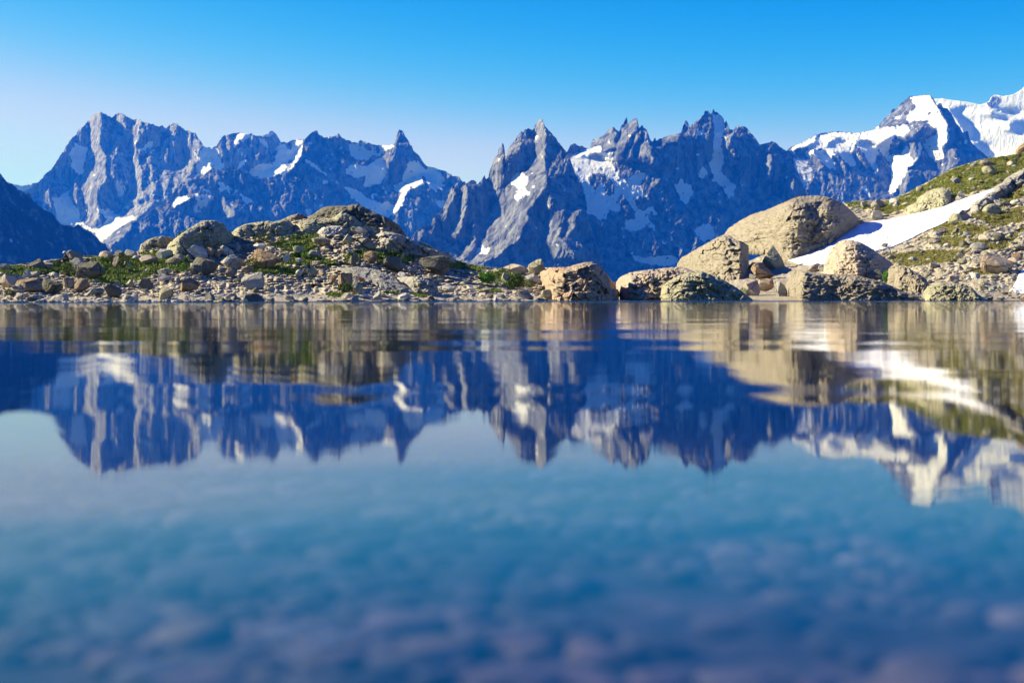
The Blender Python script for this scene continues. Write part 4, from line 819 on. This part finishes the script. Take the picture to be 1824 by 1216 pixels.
stone_set(35, 'L', (-20, 1080), 'small stone lying along the knoll waterline', 'stones along the knoll waterline', 3, .10, .26, 9.0)
stone_set(100, 'R', (1540, 1850), 'loose stone on the grassy scree of the right slope', 'loose stones on the right slope', 4, .28, .62, .8)
def scree(name, label, n, side, box, seed, smin, smax, m, power=1.0, polys=None):
    rs = np.random.RandomState(seed); u, py = pick_points(n, side, rs, box, power)
    dens = n2(u / 22., py / 9. + seed) + .5 * n2(u / 7., py / 4.); keep = dens > -.25 + .3 * rs.rand(len(u))
    u, py = u[keep], py[keep]; g_ = in_any(GRASS_L if side == 'L' else GRASS_R, u, py) > 0; kk = ~g_ | (rs.rand(len(u)) < .22); kk &= ~((side == 'L') & (py > 488 - .02 * (u - 400)) & (py < 530) & (u > 380) & (u < 900) & (rs.rand(len(u)) < .8)); u, py = u[kk], py[kk]; n = len(u); d = depth_of(side)(u, py); P = to3(u, py, d)
    V0, F0 = ico(1); nv = len(V0); Vs = []; 
    s = rs.uniform(smin, smax, n) * (1 + 1.5 * rs.rand(n) ** 6); ang = rs.uniform(0, 6.28, n); jit = 1 + rs.uniform(-.35, .25, (n, nv, 1))
    V = V0[None] * jit * np.stack([s * rs.uniform(.8, 1.4, n), s, s * rs.uniform(.45, .8, n)], -1)[:, None, :]
    c, sn_ = np.cos(ang)[:, None], np.sin(ang)[:, None]; V = np.stack([V[..., 0] * c - V[..., 1] * sn_, V[..., 0] * sn_ + V[..., 1] * c, V[..., 2]], -1)
    V = V + P[:, None, :] + np.array([0, -.05, 0])
    Fc = (F0[None] + (np.arange(n) * nv)[:, None, None]).reshape(-1, 3)
    mats = [RM[q] for q in m]; mi = np.repeat(rs.randint(0, len(mats), n), len(F0))
    o = mesh_obj(name, V.reshape(-1, 3), Fc, mats, smooth=False, mat_idx=mi); tag(o, label, 'scree', kind='stuff')
scree('scree', 'small rubble strewn over the left knoll', 5600, 'L', (-200, 1080), 31, .05, .14, 'gwtgdp')
scree('scree', 'coarse pale rubble covering the right slope', 12000, 'R', (1480, 2300), 32, .10, .26, 'gwptgo')
scree('shore_gravel', 'line of pebbles and cobbles along the waterline', 2600, 'L', (-300, 1100), 33, .04, .13, 'gwtdgp', 14.0)
# ------------------------------------------------------------------ grass, shrubs
def leaf_mat(name, a, b, sc=3.0):
    m, t, bs = mat(name); pos = N(t, "ShaderNodeNewGeometry").outputs['Position']; q = noise(t, pos, sc, 4, .7)
    t.links.new(mix(t, ramp(t, q, [(.38, 0.0), (.62, 1.0)]), a, b), bs.inputs['Base Color']); bs.inputs['Roughness'].default_value = .7; bs.inputs['Specular IOR Level'].default_value = .2
    bs.inputs['Subsurface Weight'].default_value = 0.0
    return m
M_grass = leaf_mat('alpine_grass', (.09, .17, .02), (.24, .27, .05), 1.2); M_grass2 = leaf_mat('dry_grass', (.15, .16, .035), (.30, .23, .08), .9)
M_leaf = leaf_mat('shrub_leaf', (.03, .065, .012), (.09, .14, .02)); M_bright = leaf_mat('bright_leaf', (.06, .17, .01), (.12, .26, .02))
M_stem = leaf_mat('shrub_stem', (.10, .07, .04), (.16, .11, .07))
def blades(P, rs, h, w, n_each, spread):
    n = len(P); N_ = n * n_each; b = np.repeat(P, n_each, 0) + np.stack([rs.normal(0, spread, N_), rs.normal(0, spread, N_), np.zeros(N_)], -1)
    hh = np.repeat(h, n_each) * rs.uniform(.5, 1.1, N_); a = rs.uniform(0, 6.28, N_); dx = np.stack([np.cos(a), np.sin(a), 0 * a], -1) * (w * rs.uniform(.6, 1.3, N_))[:, None]
    lean = np.stack([rs.normal(0, .35, N_), rs.normal(0, .35, N_), np.ones(N_)], -1) * hh[:, None]
    V = np.stack([b - dx, b + dx, b + lean], 1); return V.reshape(-1, 3), np.arange(N_ * 3).reshape(-1, 3)
def grass(label, polys, side, n, seed, h, w, matl, box):
    rs = np.random.RandomState(seed); u = rs.uniform(box[0], box[1], n); py = rs.uniform(box[2], box[3], n)
    G = GL if side == 'L' else GR
    k = (in_any(polys, u, py) > 0) & (py > np.interp(u, G[:, 0], G[:, 1]) + .5) & (n2(u / 7., py / 4.) + .6 * n2(u / 3., py / 2.) > -.35) & (py < shore_py(u) - 1)
    u, py = u[k], py[k]; P = to3(u, py, depth_of(side)(u, py)); P[:, 2] -= .03
    V, Fc = blades(P, rs, h * (1 + .5 * n2(u / 5., py / 3.)), w, 7, .16)
    tag(mesh_obj('grass', V, Fc, matl, smooth=False), label, 'grass', kind='stuff')
grass('short green grass between the boulders of the left knoll', GRASS_L, 'L', 60000, 41, .20, .035, M_grass, (-60, 1080, 380, 536))
grass('green and yellow turf among the stones of the right slope', GRASS_R, 'R', 60000, 42, .17, .035, M_grass2, (1490, 1900, 250, 500))
grass('bright green turf along the crest of the right slope', GRASS_R[:1] + GRASS_R[3:4], 'R', 36000, 43, .18, .035, M_grass, (1490, 1900, 255, 400))
# grass seams that grow along ledges of the outcrops
def seam(label, line, side, seed, Yoff, n=700, spread=2.0, matl=None, h=.16):
    rs = np.random.RandomState(seed); seg = np.hypot(*(np.diff(line, axis=0)).T); cum = np.concatenate([[0], np.cumsum(seg)]); t = rs.uniform(0, cum[-1], n)
    u = np.interp(t, cum, line[:, 0]) + rs.normal(0, spread, n); py = np.interp(t, cum, line[:, 1]) + rs.normal(0, spread * .6, n)
    P = to3(u, py, depth_of(side)(u, py, False) + Yoff); V, Fc = blades(P, rs, np.full(n, h), .04, 7, .12)
    tag(mesh_obj('grass_seam', V, Fc, matl or M_grass, smooth=False), label, 'grass', kind='stuff')
def shrub(code, x0, y0, x1, y1, label, side='L', seed=1, leafm=None, n=900):
    ox, oy, k = CROPS[code]; u0, u1, p0, p1 = ox + x0 / k, ox + x1 / k, oy + y0 / k, oy + y1 / k; uc = (u0 + u1) / 2
    f = float(depth_of(side)(np.array([uc]), np.array([min(p1, float(shore_py(uc)) - .5)]), False)[0]) - .6; mpp = f / F
    w, h = (u1 - u0) * mpp, (p1 - p0) * mpp; rs = np.random.RandomState(seed)
    root = bpy.data.objects.new('shrub', None); link(root); b = to3(np.array([uc]), np.array([p1]), np.array([f]))[0]; root.location = b; tag(root, label, 'shrub')
    q = rs.normal(size=(n, 3)); q /= np.linalg.norm(q, axis=1, keepdims=True); r = rs.uniform(.35, 1, n) ** .5 * (1 + .35 * n3(q * 2 + seed))
    P = q * r[:, None] * np.array([w / 2, w / 2, h / 2]) + np.array([0, 0, h * .5]); a = rs.normal(size=(n, 3)); a /= np.linalg.norm(a, axis=1, keepdims=True); c = np.cross(a, rs.normal(size=(n, 3))); c /= np.linalg.norm(c, axis=1, keepdims=True)
    s = (.05 * max(w, .8) * rs.uniform(.6, 1.3, n))[:, None]; V = np.stack([P - a * s, P + c * s * .5, P + a * s, P - c * s * .5], 1)
    mesh_obj('foliage', V.reshape(-1, 3), np.arange(n * 4).reshape(-1, 4), leafm or M_leaf, smooth=False, parent=root)
    SV, SF = [], []
    for j in range(7):
        e = P[rs.randint(n)] * .8; o_ = len(SV); d = np.array([.02, 0, 0])
        for t_ in (0, 1):
            for g in range(3):
                A = g * 2.09; rr_ = .02 * (1 - .6 * t_); SV.append(e * t_ + rr_ * np.array([math.cos(A), math.sin(A), 0]))
        for g in range(3): SF.append((o_ + g, o_ + (g + 1) % 3, o_ + 3 + (g + 1) % 3, o_ + 3 + g))
    mesh_obj('stem', SV, SF, M_stem, parent=root)
    return root
for i, (c, b, side, lab, lm, n) in enumerate([
    ('f7', (335, 768, 440, 910), 'R', 'bright green leafy bush in the cleft behind the shoreline hump', M_bright, 1600),
    ('f1', (1228, 590, 1350, 752), 'L', 'dark green shrub under the flat topped skyline block', None, 1000),
    ('f1', (570, 655, 640, 725), 'L', 'small dark shrub left of the crouching person', None, 500),
    ('f1', (640, 690, 770, 800), 'L', 'low green shrub in front of the crouching person', None, 900),
    ('f2', (1095, 640, 1250, 770), 'L', 'round grey green shrub at the left of the massive brown boulder', None, 1000),
    ('f2', (400, 700, 500, 775), 'L', 'bright low shrub left of the big dark mossy boulder', M_bright, 600),
    ('f3', (590, 905, 760, 1005), 'L', 'green shrub at the foot of the pink edged boulder', None, 1100),
    ('f3', (210, 575, 290, 640), 'L', 'little round bright shrub below the grass patch', M_bright, 500),
    ('f2', (1170, 410, 1250, 475), 'L', 'tiny dark shrub left of the gravel shelf', None, 400),
    ('f2', (1240, 390, 1370, 470), 'L', 'dark shrub at the foot of the long ribbed outcrop', None, 700),
    ('f3', (1110, 545, 1210, 610), 'L', 'green shrub above the large shaded brown boulder', None, 600),
    ('f4', (540, 795, 720, 905), 'L', 'bright mossy shrub mound in the centre', M_bright, 1400),
    ('f4', (850, 800, 1030, 950), 'L', 'dark spreading shrub right of the pyramid boulder', None, 1600),
    ('f4', (1030, 870, 1150, 950), 'L', 'dark shrub under the bright white boulder', None, 700),
    ('f1', (50, 970, 150, 1030), 'L', 'small green shrub on the left beach', None, 500),
    ('f6', (325, 950, 420, 1040), 'R', 'green plant at the left lip of the dark hollow', M_bright, 500),
    ('f6', (770, 600, 850, 660), 'R', 'grass green shrub at the tip of the snowfield', M_bright, 500)]):
    shrub(c, *b, lab, side, 60 + i, lm, n)
seam('dark grass seam on the crest line of the huge tan dome', T('f6', '740 110 800 80 880 40 960 8'), 'R', 71, 3.0, 600, 1.2, M_grass2)
seam('grass ledge crossing the lichen dome', T('f2', '400 430 470 380 580 350 700 320 770 315'), 'L', 72, 0.6, 900, 1.0)
seam('heather strip along the low shelf right of the knoll summit', T('f3', '1450 500 1600 570 1750 620'), 'L', 73, .4, 600, 1.6)

# ------------------------------------------------------------------ the crouching person
def skin(name, joints, edges, matl, parent=None, sub=2):
    me = bpy.data.meshes.new(name); me.from_pydata([j[:3] for j in joints], edges, []); me.materials.append(matl)
    o = bpy.data.objects.new(name, me); link(o, parent); sm = o.modifiers.new('skin', 'SKIN'); sm.use_smooth_shade = True
    for v, j in zip(me.skin_vertices[0].data, joints): v.radius = (j[3], j[3]); 
    me.skin_vertices[0].data[0].use_root = True
    ss = o.modifiers.new('sub', 'SUBSURF'); ss.levels = sub; ss.render_levels = sub
    return o
def plain(name, c, r=.8):
    m, t, b = mat(name); b.inputs['Base Color'].default_value = (*c, 1); b.inputs['Roughness'].default_value = r; return m
PU, PP = 121.0, 470.0
pf = float(left_depth(np.array([PU]), np.array([PP]), False)[0]) + .2
pb = to3(np.array([PU]), np.array([PP]), np.array([pf]))[0]
M_cloth = plain('dark_outdoor_clothing', (.025, .025, .03)); M_skin = plain('skin', (.45, .27, .19), .55); M_cap = plain('white_cap_cloth', (.85, .85, .86)); M_hair = plain('dark_hair', (.04, .03, .02)); M_boot = plain('boot_leather', (.06, .045, .03))
person = bpy.data.objects.new('person', None); link(person); person.location = (pb[0], pb[1], pb[2]); tag(person, 'person in dark clothes and white cap crouching beside the peaked tan boulder', 'person')
# crouching, facing left (-x); hips low at the right, trunk bent forward, arms reaching down
J = [(.02, 0, .30, .125), (-.06, 0, .45, .12), (-.13, 0, .58, .13), (-.18, 0, .66, .085), (-.20, 0, .71, .055)]
E = [(0, 1), (1, 2), (2, 3), (3, 4)]
for s in (-1, 1):
    a = len(J); J += [(.02, .09 * s, .27, .095), (-.34, .13 * s, .37, .062), (-.16, .12 * s, .06, .045), (-.28, .13 * s, .02, .035)]; E += [(0, a), (a, a + 1), (a + 1, a + 2), (a + 2, a + 3)]
    b = len(J); J += [(-.16, .19 * s, .60, .062), (-.30, .22 * s, .42, .045), (-.46, .16 * s, .26, .033), (-.50, .15 * s, .22, .028)]; E += [(2, b), (b, b + 1), (b + 1, b + 2), (b + 2, b + 3)]
skin('body', J, E, M_cloth, person)
hd = skin('head', [(-.20, 0, .70, .055), (-.24, 0, .79, .088), (-.25, 0, .86, .092), (-.25, 0, .91, .07), (-.335, 0, .78, .018), (-.31, 0, .73, .035)], [(0, 1), (1, 2), (2, 3), (1, 4), (1, 5)], M_skin, person)
skin('hair', [(-.19, 0, .80, .06), (-.18, 0, .88, .075)], [(0, 1)], M_hair, person, 1)
V, Fc = ico(3); Vc = V * np.array([.115, .10, .085]); Vc[:, 2] = np.maximum(Vc[:, 2], -.01); Vc += np.array([-.245, 0, .885])
capm = mesh_obj('cap', Vc, Fc, M_cap, parent=person)
a_ = np.linspace(-1.1, 1.1, 13); br = [(-.245 - .10 * math.cos(t) - 0, .095 * math.sin(t), .885) for t in a_] + [(-.245 - (.10 + .09 * math.cos(t)) * math.cos(t), .10 * math.sin(t), .845) for t in a_]
br2 = [(x, y, z - .008) for x, y, z in br]; fb = [(i, i + 1, i + 14, i + 13) for i in range(12)]
mesh_obj('cap_brim', br + br2, fb + [tuple(26 + q for q in f[::-1]) for f in fb], M_cap, parent=person)
for s in (-1, 1):
    hj = [(-.50, .15 * s, .22, .022), (-.55, .15 * s, .17, .026)]; he = [(0, 1)]
    for q, (oy_, L_) in enumerate([(-.027, .045), (-.009, .055), (.009, .052), (.026, .040)]):
        c_ = len(hj); hj += [(-.575, .15 * s + oy_, .145, .010), (-.59, .15 * s + oy_, .145 - L_ * .6, .009), (-.585, .15 * s + oy_, .145 - L_ * 1.3, .007)]; he += [(1, c_), (c_, c_ + 1), (c_ + 1, c_ + 2)]
    c_ = len(hj); hj += [(-.53, .15 * s - .035 * s, .175, .010), (-.555, .15 * s - .05 * s, .15, .008)]; he += [(1, c_), (c_, c_ + 1)]
    skin('hand', hj, he, M_skin, person, 1)
for s in (-1, 1):
    Vb = V * np.array([.14, .05, .05]) + np.array([-.26, .13 * s, .03]); Vb[:, 2] = np.maximum(Vb[:, 2], -.01); mesh_obj('boot', Vb, Fc, M_boot, parent=person)
# pack lying to the left of the person
Vp, Fp = rock_shape(77, 4, 4, .8, (.26, .16, .13)); bp = to3(np.array([107.5]), np.array([467.0]), np.array([pf]))[0]
pk = bpy.data.objects.new('backpack', None); link(pk); pk.location = bp; tag(pk, 'dark pack lying on the rocks left of the crouching person', 'backpack')
mesh_obj('pack_body', Vp, Fp, M_cloth, parent=pk); Vq, Fq = rock_shape(78, 3, 3, .8, (.09, .05, .07)); mesh_obj('pack_pocket', Vq + np.array([-.1, -.16, -.02]), Fq, plain('pack_pocket_cloth', (.05, .05, .07)), parent=pk)
bt_ = bpy.data.objects.new('bottle', None); link(bt_); bt_.location = to3(np.array([111.3]), np.array([466.5]), np.array([pf - .1]))[0]; tag(bt_, 'small white bottle standing in front of the crouching person', 'bottle')
def lathe(prof, n=14):
    V = [(r * math.cos(k * 2 * math.pi / n), r * math.sin(k * 2 * math.pi / n), z) for r, z in prof for k in range(n)]; return V, grid_faces(len(prof), n, True)
Vl, Fl = lathe([(.0, 0), (.045, 0), (.048, .02), (.048, .16), (.02, .20), (.02, .21)]); mesh_obj('bottle_body', Vl, Fl, M_cap, parent=bt_)
Vl, Fl = lathe([(.024, .205), (.024, .235), (0, .235)]); mesh_obj('bottle_cap', Vl, Fl, M_cloth, parent=bt_)
# ------------------------------------------------------------------ the air
hm = bpy.data.materials.new('haze_air'); hm.use_nodes = True; ht = hm.node_tree; ht.nodes.clear()
ho = ht.nodes.new("ShaderNodeOutputMaterial"); hv = ht.nodes.new("ShaderNodeVolumePrincipled")
hv.inputs['Color'].default_value = (.0, .14, 1.0, 1); hv.inputs['Absorption Color'].default_value = (1, 1, 1, 1)
hv.inputs['Density'].default_value = 4.6e-5; hv.inputs['Anisotropy'].default_value = 0.0
ht.links.new(hv.outputs[0], ho.inputs['Volume'])
x0, x1, y0, y1, z0, z1 = -14000, 14000, -3000, 19000, -205, 3300
hz = mesh_obj('haze', [(x0, y0, z0), (x1, y0, z0), (x1, y1, z0), (x0, y1, z0), (x0, y0, z1), (x1, y0, z1), (x1, y1, z1), (x0, y1, z1)],
              [(0, 3, 2, 1), (4, 5, 6, 7), (0, 1, 5, 4), (1, 2, 6, 5), (2, 3, 7, 6), (3, 0, 4, 7)], hm, smooth=False)
tag(hz, 'thin blue morning air between the lake and the far peaks', 'haze', kind='stuff')
